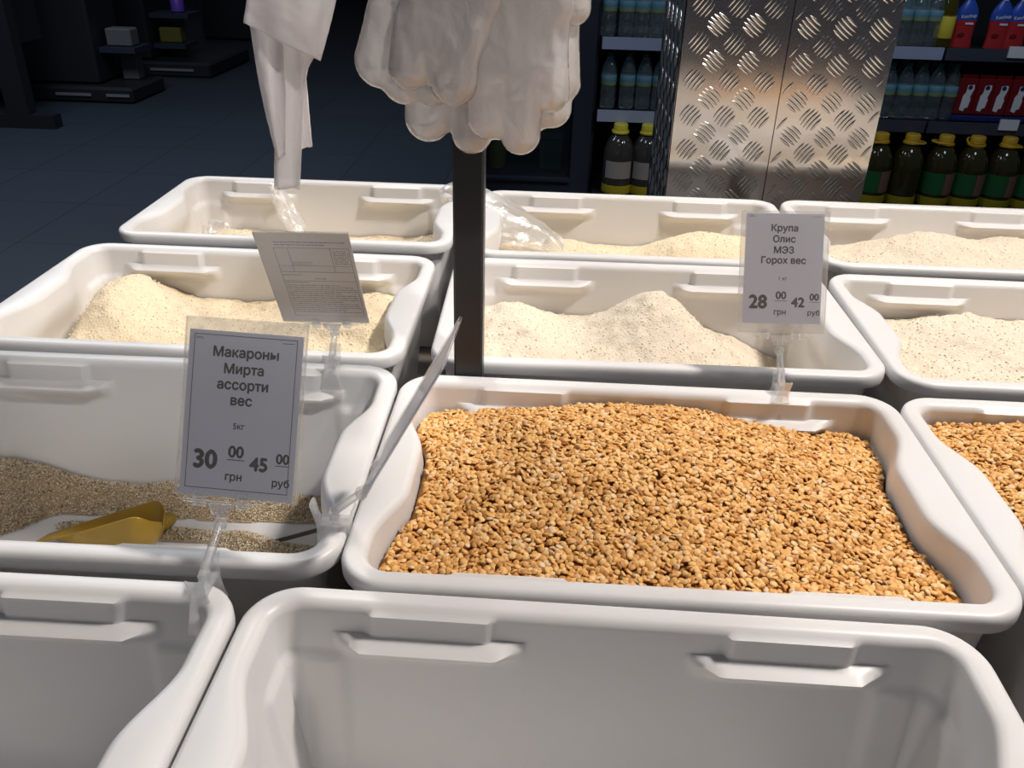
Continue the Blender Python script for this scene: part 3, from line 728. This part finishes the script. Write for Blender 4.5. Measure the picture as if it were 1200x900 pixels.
# ------------------------------------------------------------------ hanging bag
bg = thing('plastic_bag', 'long milky plastic bag hanging folded at left of the gloves', 'bag', T((at(340, -60, Y=.98).x, .96, HBZ)))
def sheet(name, left, right, Y, m, parent, seed, nu=14, nv=46, amp=.004):
    def lerp(pl, t):
        L = [0]
        for a, c in zip(pl, pl[1:]): L.append(L[-1]+math.dist(a, c))
        d = t*L[-1]
        for k in range(len(pl)-1):
            if d <= L[k+1]+1e-9: q = (d-L[k])/(L[k+1]-L[k]); return (pl[k][0]+(pl[k+1][0]-pl[k][0])*q, pl[k][1]+(pl[k+1][1]-pl[k][1])*q)
        return pl[-1]
    v, f = [], []
    for th in (0, .0008):
        for j in range(nv+1):
            a, c = lerp(left, j/nv), lerp(right, j/nv)
            for i in range(nu+1):
                s = i/nu; q = at(a[0]+(c[0]-a[0])*s, a[1]+(c[1]-a[1])*s, Y=Y)
                fold = amp*math.sin(s*PI*2.3+seed)*.8 + amp*1.2*nz(q.x, q.z*.35, seed, 45) + amp*.25*nz(q.x, q.z, seed+4, 120)
                q.y += fold+th; v.append(q)
    n1 = nu+1; s_ = n1*(nv+1)
    for j in range(nv):
        for i in range(nu): a = j*n1+i; f += [(a, a+1, a+n1+1, a+n1), (s_+a+n1, s_+a+n1+1, s_+a+1, s_+a)]
    ring = list(range(n1))+[j*n1+nu for j in range(1, nv+1)]+[nv*n1+i for i in range(nu-1, -1, -1)]+[j*n1 for j in range(nv-1, 0, -1)]
    for k in range(len(ring)): a, c = ring[k], ring[(k+1) % len(ring)]; f.append((a, s_+a, s_+c, c))
    inv = parent.matrix_world.inverted()
    return raw_mesh(name, [tuple(inv @ q) for q in v], f, m, parent, angle=180)
sheet('folded_flap', [(290, -58), (288, 0), (284, 27)], [(400, -58), (393, 0), (375, 72)], .950, M['bag'], bg, 1.0)
sheet('side_strip', [(292, -30), (291, 28), (303, 100), (323, 187)], [(330, -30), (332, 60), (336, 110), (334, 182)], .966, M['bag'], bg, 2.2)
sheet('tail', [(318, -20), (320, 60), (322, 150), (321, 222)], [(376, -20), (372, 62), (358, 86), (352, 222)], .974, M['bag'], bg, 3.1)
sheet('edge_strip', [(340, 20), (348, 90), (350, 176)], [(372, 20), (359, 92), (366, 172)], .985, M['bag'], bg, 4.4)

# ------------------------------------------------------------------ clear film lying in the back crates
def crumple(name, label, pts, rads, seed, flat=.7, amp=.35, nn=26, nm=60):
    P_ = [Vector(p) for p in pts]; v, f = [], []; L = len(P_)-1
    for j in range(nm+1):
        t = j/nm*L; k = min(int(t), L-1); q = t-k; c = P_[k].lerp(P_[k+1], q); r = rads[k]+(rads[k+1]-rads[k])*q
        d = (P_[k+1]-P_[k]).normalized(); sx = d.cross(Vector((0, 0, 1))).normalized(); up = sx.cross(d)
        r *= math.sin(PI*min(1, max(0.02, j/nm*6)/2)) if j/nm < .33 else (1 if j/nm < .88 else max(.05, math.cos((j/nm-.88)/.12*PI/2)))
        for i in range(nn):
            a = 2*PI*i/nn; o = sx*math.cos(a)+up*math.sin(a)*flat
            rr_ = r*(1+amp*(mnoise.noise(Vector((o.x*2.2, o.y*2.2, t*.9+seed*3)))+.55*mnoise.noise(o*5+Vector((t*1.2, seed, 0)))))
            v.append(c+o*rr_)
    for j in range(nm):
        for i in range(nn): f.append((j*nn+i, j*nn+(i+1) % nn, (j+1)*nn+(i+1) % nn, (j+1)*nn+i))
    f.append(tuple(range(nn-1, -1, -1))); f.append(tuple(nm*nn+i for i in range(nn)))
    o = raw_mesh(name, [tuple(q) for q in v], f, M['wrap'], None, angle=28); return tag(o, label, 'plastic bag', 'clear film left in the back crates')
crumple('clear_bag', 'crumpled clear bag twisted over the crate edge behind the black post', [at(514, 222, Y=1.73), at(545, 232, Y=1.69), at(590, 250, Y=1.65), at(630, 272, Y=1.60), at(660, 294, Y=1.55)], [.028, .040, .034, .028, .022], 1)
crumple('clear_bag', 'flat clear bag end resting on cream meal beside the black post', [at(560, 282, Y=1.60), at(590, 280, Y=1.60), at(620, 284, Y=1.59), at(648, 290, Y=1.58)], [.03, .045, .040, .02], 2, .6)
crumple('clear_bag', 'small crumpled clear bag at the left end of the back left crate', [at(236, 274, Y=1.62), at(252, 270, Y=1.63), at(270, 273, Y=1.63)], [.022, .034, .02], 3, .6, .5, 20, 26)
crumple('clear_bag', 'narrow clear bag hanging down inside the crate under the milky bag', [at(318, 212, Y=1.745), at(325, 225, Y=1.725), at(338, 250, Y=1.70), at(352, 275, Y=1.66)], [.010, .016, .019, .018], 4, .5)

# ------------------------------------------------------------------ checker plate pillar
PX0, PXM, PX1, PY0, PY1 = .2634, .4838, .7021, 1.92, 2.27
pl = thing('metal_pillar', 'square pillar clad in shiny checker plate behind the crates', 'pillar', T(((PX0+PX1)/2, (PY0+PY1)/2, 0)))
inv = pl.matrix_world.inverted()
def tread_panel(name, wid, hei, mtx, seed):
    b = MB(); b.box((0, 0, 0), (wid, .003, hei), mtx=mtx); plate = b.build(name, M['steel'], pl, smooth=False, mtx=inv)
    b = MB(); a = .0365; half = [(-1, 0), (-.72, .62), (-.3, 1), (.3, 1), (.72, .62), (1, 0), (.72, -.62), (.3, -1), (-.3, -1), (-.72, -.62)]
    for j in range(int((hei-.0)/a)+2):
        for i in range(int(wid/a)+2):
            if (i+j+seed) % 2: continue
            cx, cz = i*a, j*a
            ang = math.radians(54 if (j % 2) else -38); c, s = math.cos(ang), math.sin(ang)
            for k in (-2, -1, 0, 1, 2):
                ox, oz = cx - s*k*.0084, cz + c*k*.0084; hl = (.0235, .0225, .0170)[abs(k)]; v = []
                ok = True
                for rr_, y in ((1, 0), (.55, -.0013)):
                    for (p_, q_) in half:
                        x = ox + c*p_*hl*rr_**.5 - s*q_*.0029*rr_; z = oz + s*p_*hl*rr_**.5 + c*q_*.0029*rr_
                        if not (.001 < x < wid-.001 and .002 < z < hei-.002): ok = False
                        v.append((x, y, z))
                if not ok: continue
                f = [(m_, (m_+1) % 10, 10+(m_+1) % 10, 10+m_) for m_ in range(10)] + [tuple(10+m_ for m_ in range(10))]
                b.add([mtx @ Vector(q) for q in v], f)
    o = b.build('tread_bars', M['tread'], plate, angle=60); o.matrix_local = Matrix(); o['kind'] = 'stuff'
    return plate
tread_panel('front_plate', PXM-PX0-.001, 2.6, T((PX0, PY0, 0)), 0)
tread_panel('front_plate', PX1-PXM-.001, 2.6, T((PXM+.001, PY0, 0)), 1)
tread_panel('side_plate', PY1-PY0, 2.6, T((PX0-.0005, PY1, 0)) @ Rz(-PI/2), 0)
b = MB(); b.box((PX0+.004, PY0+.004, 0), (PX1, PY1, 2.6), mtx=inv); b.build('core', M['black'], pl, smooth=False)

# ------------------------------------------------------------------ shelving with bottles
YS = 3.5
ztop = at(738, 44, Y=YS).z; zmid = at(735, 130, Y=YS).z; zlow = at(720, 226, Y=YS-.07).z
def shelf_bay(label, x0, x1, rails):
    u_ = thing('shelving_unit', label, 'shelves', T(((x0+x1)/2, YS+.25, 0))); iv = u_.matrix_world.inverted()
    b = MB(); b.box((x0, YS+.48, 0), (x1, YS+.50, 2.2), mtx=iv); b.build('back_panel', M['darkwall'], u_, smooth=False)
    for xx in (x0, x1-.03):
        b = MB(); b.box((xx, YS+.42, 0), (xx+.03, YS+.48, 2.2), mtx=iv); b.build('upright', M['black'], u_, smooth=False)
    for kz, (z, m) in enumerate(zip((ztop, zmid, zlow, zlow-.30), rails)):
        YF = YS if kz < 2 else YS-.135
        b = MB(); b.box((x0, YF+.01, z-.03), (x1-.002, YS+.48, z-.006), mtx=iv); sh = b.build('shelf', M['black'], u_, smooth=False)
        b = MB()
        b.add([(x0+.004, YF, z-.044), (x1-.006, YF, z-.044), (x1-.006, YF-.004, z), (x0+.004, YF-.004, z), (x0+.004, YF+.009, z-.044), (x1-.006, YF+.009, z-.044), (x1-.006, YF+.009, z), (x0+.004, YF+.009, z)], [(0, 1, 2, 3), (4, 7, 6, 5), (0, 3, 7, 4), (1, 5, 6, 2), (3, 2, 6, 7), (0, 4, 5, 1)])
        rl = b.build('price_rail', M[m], sh, smooth=False); rl.matrix_local = iv
        rl.matrix_parent_inverse = Matrix()
    return u_
XB0, XB1 = at(699, 132, Y=YS).x, at(1108, 60, Y=YS).x
XMID = at(860, 100, Y=YS).x
shelf_bay('black shelving with pale rails seen left of the metal pillar, holding water bottles', XB0, XMID, ['rail_pale_lit', 'rail_pale_lit', 'rail_dark', 'rail_dark'])
shelf_bay('black shelving just right of the metal pillar, pale top rail under water bottles', XMID, XB1, ['rail_pale_lit', 'rail_dark', 'rail_dark', 'rail_dark'])
rb = shelf_bay('black shelving at the right edge with red packs and grey rails', XB1, XB1+1.3, ['rail_dark', 'rail_dark', 'rail_dark', 'rail_dark'])
for px, py, k in ((1192, 61, 'upper'), (1181, 146, 'lower')):
    c = at(px, py, Y=YS); b = MB(); b.box((c.x-.036, YS-.012, c.z-.020), (c.x+.036, YS-.0045, c.z+.020)); o = b.build('shelf_price_tag', M['white'], None, smooth=False)
    tag(o, 'small white price tag on the %s' % ('upper rail under the ketchup pouches' if k == 'upper' else 'lower rail under the dark red packs'), 'price tag', 'shelf price tags')

def water(root_mtx, label, grp):
    r = thing('water_bottle', label, 'bottle', root_mtx, grp)
    Q = lambda pr: [(r_*.885, z_*.85) for r_, z_ in pr]
    b = MB(); b.lathe(Q([(.026, 0), (.033, .004), (.035, .012), (.034, .05), (.0325, .055), (.034, .06), (.0345, .10), (.033, .105), (.0345, .11), (.0345, .155), (.033, .175), (.026, .200), (.017, .218), (.0135, .224), (.0135, .232)]), 20); b.build('bottle_body', M['water'], r)
    b = MB(); b.lathe(Q([(.0152, .230), (.0158, .233), (.0158, .246), (.0145, .249)]), 16); b.build('cap', M['cap_g'], r)
    b = MB(); b.lathe(Q([(.0348, .106), (.0352, .107), (.0352, .150), (.0348, .151)]), 20); b.build('label_band', M['blue_label'], r)
    return r
def jug(root_mtx, label, grp, body, cap, handle_ang, kind):
    r = thing('oil_jug', label, 'bottle', root_mtx, grp); Q = lambda pr: [(r_*.93, z_*.9) for r_, z_ in pr]
    prof = [(.054, 0), (.063, .006), (.066, .018), (.064, .030), (.066, .042), (.0665, .10), (.066, .165), (.063, .195), (.054, .225), (.040, .248), (.025, .262), (.021, .268), (.021, .274)]
    b = MB(); b.lathe(Q(prof), 26); b.build('jug_body', M[body], r)
    b = MB(); b.lathe(Q([(.0635, .004), (.0667, .018), (.0647, .030), (.0667, .041), (.0662, .043)]), 26); b.build('oil_base_glow', M['oil_glow'], r)  # yellow band paints the glow at the foot of the jug
    b = MB(); b.lathe(Q([(.026, .272), (.030, .274), (.030, .300), (.027, .304)]), 20); c = b.build('cap', M[cap], r)
    b = MB(); b.lathe(Q([(.022, .262), (.036, .264), (.036, .270), (.022, .272)]), 20); b.build('neck_ring', M[cap], r)
    # carrying ring
    b = MB(); pts = []
    for k in range(25):
        a = 2*PI*k/24; pts.append((.040*math.cos(a)+.012, .031*math.sin(a), 0))
    b.tube(pts, .0042, 8); h = b.build('carry_ring', M[cap], r)
    h.matrix_local = T((0, 0, .243)) @ Rz(handle_ang[0]) @ Matrix.Rotation(handle_ang[1], 4, 'Y')
    def wrap(nm, m, a0, a1, z0, z1, rad=.0627):
        b = MB(); n = 14; v, f = [], []
        for rr_ in (rad, rad-.001):
            for z in (z0, z1):
                for k in range(n+1): a = a0+(a1-a0)*k/n; v.append((rr_*math.cos(a), rr_*math.sin(a), z))
        n1 = n+1
        for k in range(n): f += [(k, k+1, n1+k+1, n1+k), (2*n1+k, 3*n1+k, 3*n1+k+1, 2*n1+k+1), (k, 2*n1+k, 2*n1+k+1, k+1), (n1+k, n1+k+1, 3*n1+k+1, 3*n1+k)]
        f += [(0, n1, 3*n1, 2*n1), (n, 2*n1+n, 3*n1+n, n1+n)]
        b.add(v, f); return b.build(nm, M[m], r)
    if kind == 'green':
        wrap('front_label', 'green_label', -PI*.98, -PI*.46, .052, .135); wrap('picture_label', 'peach_label', -PI*.455, -PI*.12, .052, .135)
    elif kind == 'grey': wrap('front_label', 'grey_label', -PI*.80, -PI*.22, .068, .135)
    return r
def at_x(px, Y, z):
    lo, hi = -2.0, 4.0   # x at depth Y and height z that shows at picture column px
    for _ in range(40):
        m_ = (lo+hi)/2; d = Vector((m_, Y, z))-CAMP; c = 600+1000*d.dot(RGT)/d.dot(FWD)
        if c < px: lo = m_
        else: hi = m_
    return lo
zt, zm, zl = ztop-.0055, zmid-.0055, zlow-.0055
wg = 'clear water bottles on the shelves'
base = None
rows = [([713, 734, 752, 770], zt, 'upper shelf left of the pillar'), ([712, 734, 753, 772], zm, 'lower shelf left of the pillar'), ([1056, 1074, 1091], zt, 'upper shelf right of the pillar'), ([1036, 1055, 1073, 1091, 1109], zm, 'lower shelf right of the pillar')]
ordn = ['first', 'second', 'third', 'fourth', 'fifth']
for pxs, z, where in rows:
    for k, px in enumerate(pxs):
        z2 = z + (.125 if False else 0); lb = 'clear water bottle, %s from the left on the %s' % (ordn[k], where)
        mx_ = T((at_x(px, YS+.085, z+.05), YS+.085, z)) @ Rz(k*1.3)
        if base is None: base = water(mx_, lb, wg)
        else: dup(base, mx_, lb, wg)
# second rank behind
for pxs, z, where in rows:
    for k, px in enumerate(pxs):
        if px > 1100 and z == zm and False: continue
        dup(base, T((at_x(px, YS+.085, z+.05)+.012, YS+.165, z)) @ Rz(k), 'water bottle in the second rank, %s from the left, %s' % (ordn[k], where), wg)
jg = 'big oil jugs on the bottom shelf'
for px, lb, bd, cp_, ang, kd in (
 (737-12, 'pale oil jug with lemon cap and grey label, standing clear at left of the pillar', 'oil_pale', 'cap_l', (PI*.5, 0), 'grey'),
 (757, 'pale oil jug with lemon cap, half hidden by the left face of the pillar', 'oil_pale', 'cap_l', (PI*.3, 0), 'grey'),
 (1026, 'dark oil jug partly hidden by the right edge of the pillar', 'oil_dark', 'cap_y', (PI, .1), 'green'),
 (1062, 'dark oil jug turned so that no green label shows, second from the pillar', 'oil_dark', 'cap_y', (0, .05), 'plain'),
 (1101, 'dark oil jug with green label, carry ring pointing left', 'oil_dark', 'cap_y', (PI, -.1), 'green'),
 (1137, 'dark oil jug with green label, carry ring standing upright', 'oil_dark', 'cap_y', (PI*.5, -.35), 'green'),
 (1174, 'dark oil jug with green label, carry ring pointing right, near the photo edge', 'oil_dark', 'cap_y', (.1, .1), 'green'),
 (1211, 'dark oil jug cut off by the right edge of the photo', 'oil_dark', 'cap_y', (.1, .1), 'green')):
    jug(T((at_x(px, YS-.03, zl+.15), YS-.03, zl)), lb, jg, bd, cp_, ang, kd)
# yellow labelled oil bottle
r = thing('oil_bottle', 'oil bottle with a yellow label between the water and the ketchup', 'bottle', T((at_x(1106, YS+.085, zt+.06), YS+.085, zt)))
b = MB(); b.lathe([(.026, 0), (.031, .004), (.033, .015), (.033, .13), (.028, .165), (.015, .195), (.0125, .215)], 20); b.build('bottle_body', M['oil'], r)
b = MB(); b.lathe([(.0145, .213), (.015, .215), (.015, .230), (.013, .232)], 16); b.build('cap', M['cap_y'], r)
b = MB(); b.lathe([(.0332, .032), (.0338, .033), (.0338, .108), (.0332, .109)], 20); b.build('label_band', M['yellow_label'], r)
# ketchup pouches
for px, lb in ((1129, 'red and blue ketchup pouch standing alone beside the yellow labelled bottle'), (1169, 'red and blue ketchup pouch, left one of the pair at the right edge'), (1190, 'red and blue ketchup pouch cut by the right edge of the photo')):
    r = thing('ketchup_pouch', lb, 'pouch', T((at_x(px, YS+.09, zt+.06), YS+.09, zt)), 'ketchup pouches on the upper shelf')
    def pouch(z0, z1, n=10):
        b = MB(); prof = []
        for k in range(n+1):
            z = z0+(z1-z0)*k/n; wd = .041 - .004*math.sin(min(1, z/.095)*PI) if z < .115 else .041 - .030*((z-.115)/.055)**1.7
            prof.append((wd, z))
        b.lathe(prof, 24, sx=1, sy=.42); return b
    pouch(0, .096).build('lower_half', M['red'], r); pouch(.0965, .168).build('upper_half', M['blue'], r)
    b = MB(); b.lathe([(.010, .167), (.010, .173), (.0125, .174), (.0125, .192), (.011, .194)], 14); b.build('spout_cap', M['white'], r)
    b = MB(); text_into(b, 'Ketchup', .0165, 0, 0, 'CENTER', .03); o = b.build('lettering', M['white'], r, smooth=False); o.matrix_local = T((0, -.0198, .106)) @ Matrix.Rotation(-.12, 4, 'Y')
    b = MB(); b.lathe([(.010, -.0005), (.013, 0), (.013, .0005)], 14, sy=.6); o = b.build('tomato_mark', M['dark_red'], r); o.matrix_local = T((-.012, -.0184, .045)) @ Matrix.Rotation(PI/2, 4, 'X')
    b = MB(); b.box((-.014, -.0004, 0), (.016, 0, .007)); o = b.build('print_band', M['white'], r, smooth=False); o.matrix_local = T((.006, -.0190, .082))
# dark red packs
for k, px in enumerate((1128, 1148, 1167, 1188, 1206)):
    lb = 'dark red pack with a white label, %s from the left on the middle shelf' % ordn[k]
    r = thing('red_pack', lb, 'pack', T((at_x(px, YS+.08, zm+.08), YS+.08, zm)), 'dark red packs on the middle shelf')
    b = MB(); b.box((-.0345, -.030, .024), (.0345, .030, .165), bev=.007); b.build('pack_body', M['dark_red'], r, angle=30)
    b = MB(); b.box((-.0352, -.031, 0), (.0352, .031, .0239), bev=.005); b.build('blue_base', M['navy'], r, angle=30)
    b = MB(); b.box((-.030, -.024, .165), (.030, .024, .176), bev=.003); b.build('lid', M['dark_red'], r, angle=30)
    b = MB(); b.prism([(-.018, .045), (-.002, .040), (.002, .052), (.012, .055), (.016, .085), (.012, .095), (.020, .125), (.018, .140), (-.006, .138), (-.008, .110), (-.016, .098)], -.0325, -.0310); b.build('white_label', M['white'], r, smooth=False)
    b = MB(); b.lathe([(.0075, -.0005), (.0085, 0), (.0085, .0005)], 14); o = b.build('round_mark', M['navy'], r); o.matrix_local = T((.004, -.0331, .130)) @ Matrix.Rotation(PI/2, 4, 'X')

# ------------------------------------------------------------------ dark glass cabinet behind the gloves
X0c, X1c = at(552, 190, Y=YS).x, XB0-.004
cb = thing('glass_cabinet', 'dark framed glass door cabinet standing behind the hanging gloves', 'cabinet', T(((X0c+X1c)/2, YS+.25, 0))); iv = cb.matrix_world.inverted()
zs = at(620, 208, Y=YS).z
b = MB(); b.box((X0c, YS+.05, 0), (X1c, YS+.55, zs-.02), mtx=iv); b.build('plinth', M['dark'], cb, smooth=False)
b = MB(); b.box((X0c, YS+.05, 2.05), (X1c, YS+.55, 2.2), mtx=iv); b.build('top', M['dark'], cb, smooth=False)
for xa, xb in ((X0c, X0c+.04), (X1c-.09, X1c)):
    b = MB(); b.box((xa, YS+.05, zs-.02), (xb, YS+.55, 2.05), mtx=iv); b.build('side_panel', M['dark'], cb, smooth=False)
b = MB(); b.box((X0c+.04, YS+.52, zs-.02), (X1c-.09, YS+.55, 2.05), mtx=iv); b.build('back_panel', M['darkwall'], cb, smooth=False)
b = MB(); xl, xr, zb, zt_ = X0c+.005, X1c-.012, .12, 2.08
b.box((xl, YS+.005, zb), (xl+.05, YS+.045, zt_), mtx=iv); b.box((xr-.075, YS+.005, zb), (xr, YS+.045, zt_), mtx=iv); b.box((xl+.05, YS+.005, zt_-.06), (xr-.075, YS+.045, zt_), mtx=iv); b.box((xl+.05, YS+.005, zb), (xr-.075, YS+.045, zs), mtx=iv)
fr = b.build('door', M['dark'], cb, smooth=False)
b = MB(); b.box((xl+.05, YS+.022, zs), (xr-.075, YS+.027, zt_-.06), mtx=iv); o = b.build('pane', M['glass'], fr, smooth=False); o.matrix_local = Matrix()
b = MB(); b.box((xl+.05, YS-.010, zs-.012), (xr-.075, YS+.005, zs), mtx=iv); o = b.build('sill', M['dark'], fr, smooth=False); o.matrix_local = Matrix()
zf_ = zs-.019
q = at_x(646, YS+.25, zf_+.1); b = MB(); b.box((-.05, -.05, 0), (.05, .05, .13), bev=.006); b.box((-.054, -.054, .13), (.054, .054, .155), bev=.005)
o = b.build('lidded_tub', M['teal_box'], None); o.location = (q, YS+.25, zf_); tag(o, 'dull teal lidded tub standing inside the glass cabinet', 'tub')
q = at_x(582, YS+.2, zf_+.1); r = thing('green_bottle', 'round green bottle low in the glass cabinet below the gloves', 'bottle', T((q, YS+.2, zf_)))
b = MB(); b.lathe([(.025, 0), (.037, .01), (.042, .05), (.039, .10), (.026, .135), (.014, .155), (.013, .18)], 20); b.build('bottle_body', M['green_btl'], r)
b = MB(); b.lathe([(.0155, .178), (.0155, .20), (.013, .202)], 14); b.build('cap', M['cap_l'], r)

# ------------------------------------------------------------------ dim stands far left
def gp(px, py): return at(px, py, Z=0.0)
def stand(name, label, x0, x1, y0, y1, hb, strip_x, body, shelves):
    s = thing(name, label, 'stand', T(((x0+x1)/2, (y0+y1)/2, 0))); iv = s.matrix_world.inverted()
    b = MB(); b.box((x0, y0, 0), (x1, y1, hb), mtx=iv, bev=.02); b.build('base_platform', M['black'], s, smooth=False)
    for (a, c) in strip_x:
        b = MB(); b.box((a, y0-.012, hb*.45), (c, y0-.002, hb*.45+.02), mtx=iv); b.build('steel_strip', M['strip'], s, smooth=False)
    b = MB(); b.box((body[0], body[1], hb), (body[2], body[3], 2.0), mtx=iv, bev=.02); b.build('cabinet_body', M['black'], s, smooth=False)
    for (q, hw) in shelves:
        b = MB(); b.box((min(body[2]-.02, q.x-hw), min(q.y-.12, body[1]+.1), q.z-.04), (q.x+hw, max(q.y+.16, body[1]+.3), q.z-.001), mtx=iv); b.build('side_shelf', M['dark'], s, smooth=False)
    return s
A_ = gp(142, 122); B_ = gp(192, 104)
stand('display_stand', 'dark display stand with a low platform and pale boxes, nearer one at far left', A_.x-1.3, B_.x+.05, A_.y, A_.y+.62, .12, [(A_.x-.50, A_.x-.22), (A_.x-.10, A_.x+.08)], (A_.x-1.2, A_.y+.1, at(145, 53, Y=A_.y+.35).x-.13, A_.y+.58), [(at(145, 53, Y=A_.y+.35), .15)])
A2 = gp(178, 90); B2 = gp(228, 92)
stand('display_stand', 'dark display stand with a steel-edged platform, farther one below the purple jar', A2.x-.9, B2.x+.15, A2.y, A2.y+1.1, .13, [(A2.x, B2.x)], (A2.x-.8, A2.y+.1, at(204, 49, Y=A2.y+.35).x-.13, A2.y+1.0), [(at(204, 49, Y=A2.y+.35), .16), (at(209, 14, Y=A2.y+.35), .14)])
def small(name, label, cat, px, py, Y, m, sz, fn=None, Z=None):
    q = at(px, py, Y=Y) if Z is None else at(px, py, Z=Z); b = MB()
    if fn: fn(b)
    else: b.box((-sz[0]/2, -sz[1]/2, 0), (sz[0]/2, sz[1]/2, sz[2]), bev=min(sz)*.08)
    o = b.build(name, M[m], None, smooth=bool(fn)); o.location = q; return tag(o, label, cat)
s1 = A_.x-.07
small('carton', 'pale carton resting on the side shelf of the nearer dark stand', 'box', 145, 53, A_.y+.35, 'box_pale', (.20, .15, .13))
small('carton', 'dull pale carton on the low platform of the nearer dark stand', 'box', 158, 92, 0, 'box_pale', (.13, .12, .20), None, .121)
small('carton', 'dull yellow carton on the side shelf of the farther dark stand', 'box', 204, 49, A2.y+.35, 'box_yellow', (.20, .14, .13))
small('jar', 'purple jar with a pale lid on the side shelf of the farther dark stand', 'jar', 209, 14, A2.y+.35, 'purple', None, lambda b: b.lathe([(.05, 0), (.06, .01), (.06, .10), (.05, .12)], 18))
# floor rack at far left: foot bar, brace and upright
F0, F1 = gp(-20, 146), gp(70, 150); U_ = gp(46, 142)
rk = thing('floor_rack', 'black rack foot with upright and brace at the left edge', 'rack', T((U_.x, F1.y, 0))); iv = rk.matrix_world.inverted()
b = MB(); b.box((F0.x-.4, F1.y-.05, 0), (F1.x, F1.y+.05, .09), mtx=iv); b.build('foot_bar', M['black'], rk, smooth=False)
b = MB(); b.box((U_.x-.07, F1.y-.05, .09), (U_.x+.08, F1.y+.05, 2.1), mtx=iv); b.build('upright', M['black'], rk, smooth=False)
b = MB(); b.tube([iv @ Vector((U_.x, F1.y, .30)), iv @ Vector((U_.x-.55, F1.y, .08))], .03, 8); b.build('brace', M['black'], rk)
b = MB(); b.box((U_.x-2.0, F1.y+.2, .50), (U_.x-.08, F1.y+.6, 2.1), mtx=iv); b.build('panel', M['black'], rk, smooth=False)
G3 = gp(268, 48)
r = thing('dark_bin', 'dark block of a bin standing behind the milky bag, far back', 'bin', T((G3.x, G3.y+.4, 0)))
b = MB(); b.box((-.32, -.35, 0), (.36, .35, .95), bev=.03); b.build('bin_body', M['black'], r, smooth=False)
b = MB(); b.box((-.34, -.37, .95), (.38, .37, 1.02), bev=.02); b.build('lid', M['dark'], r, smooth=False)
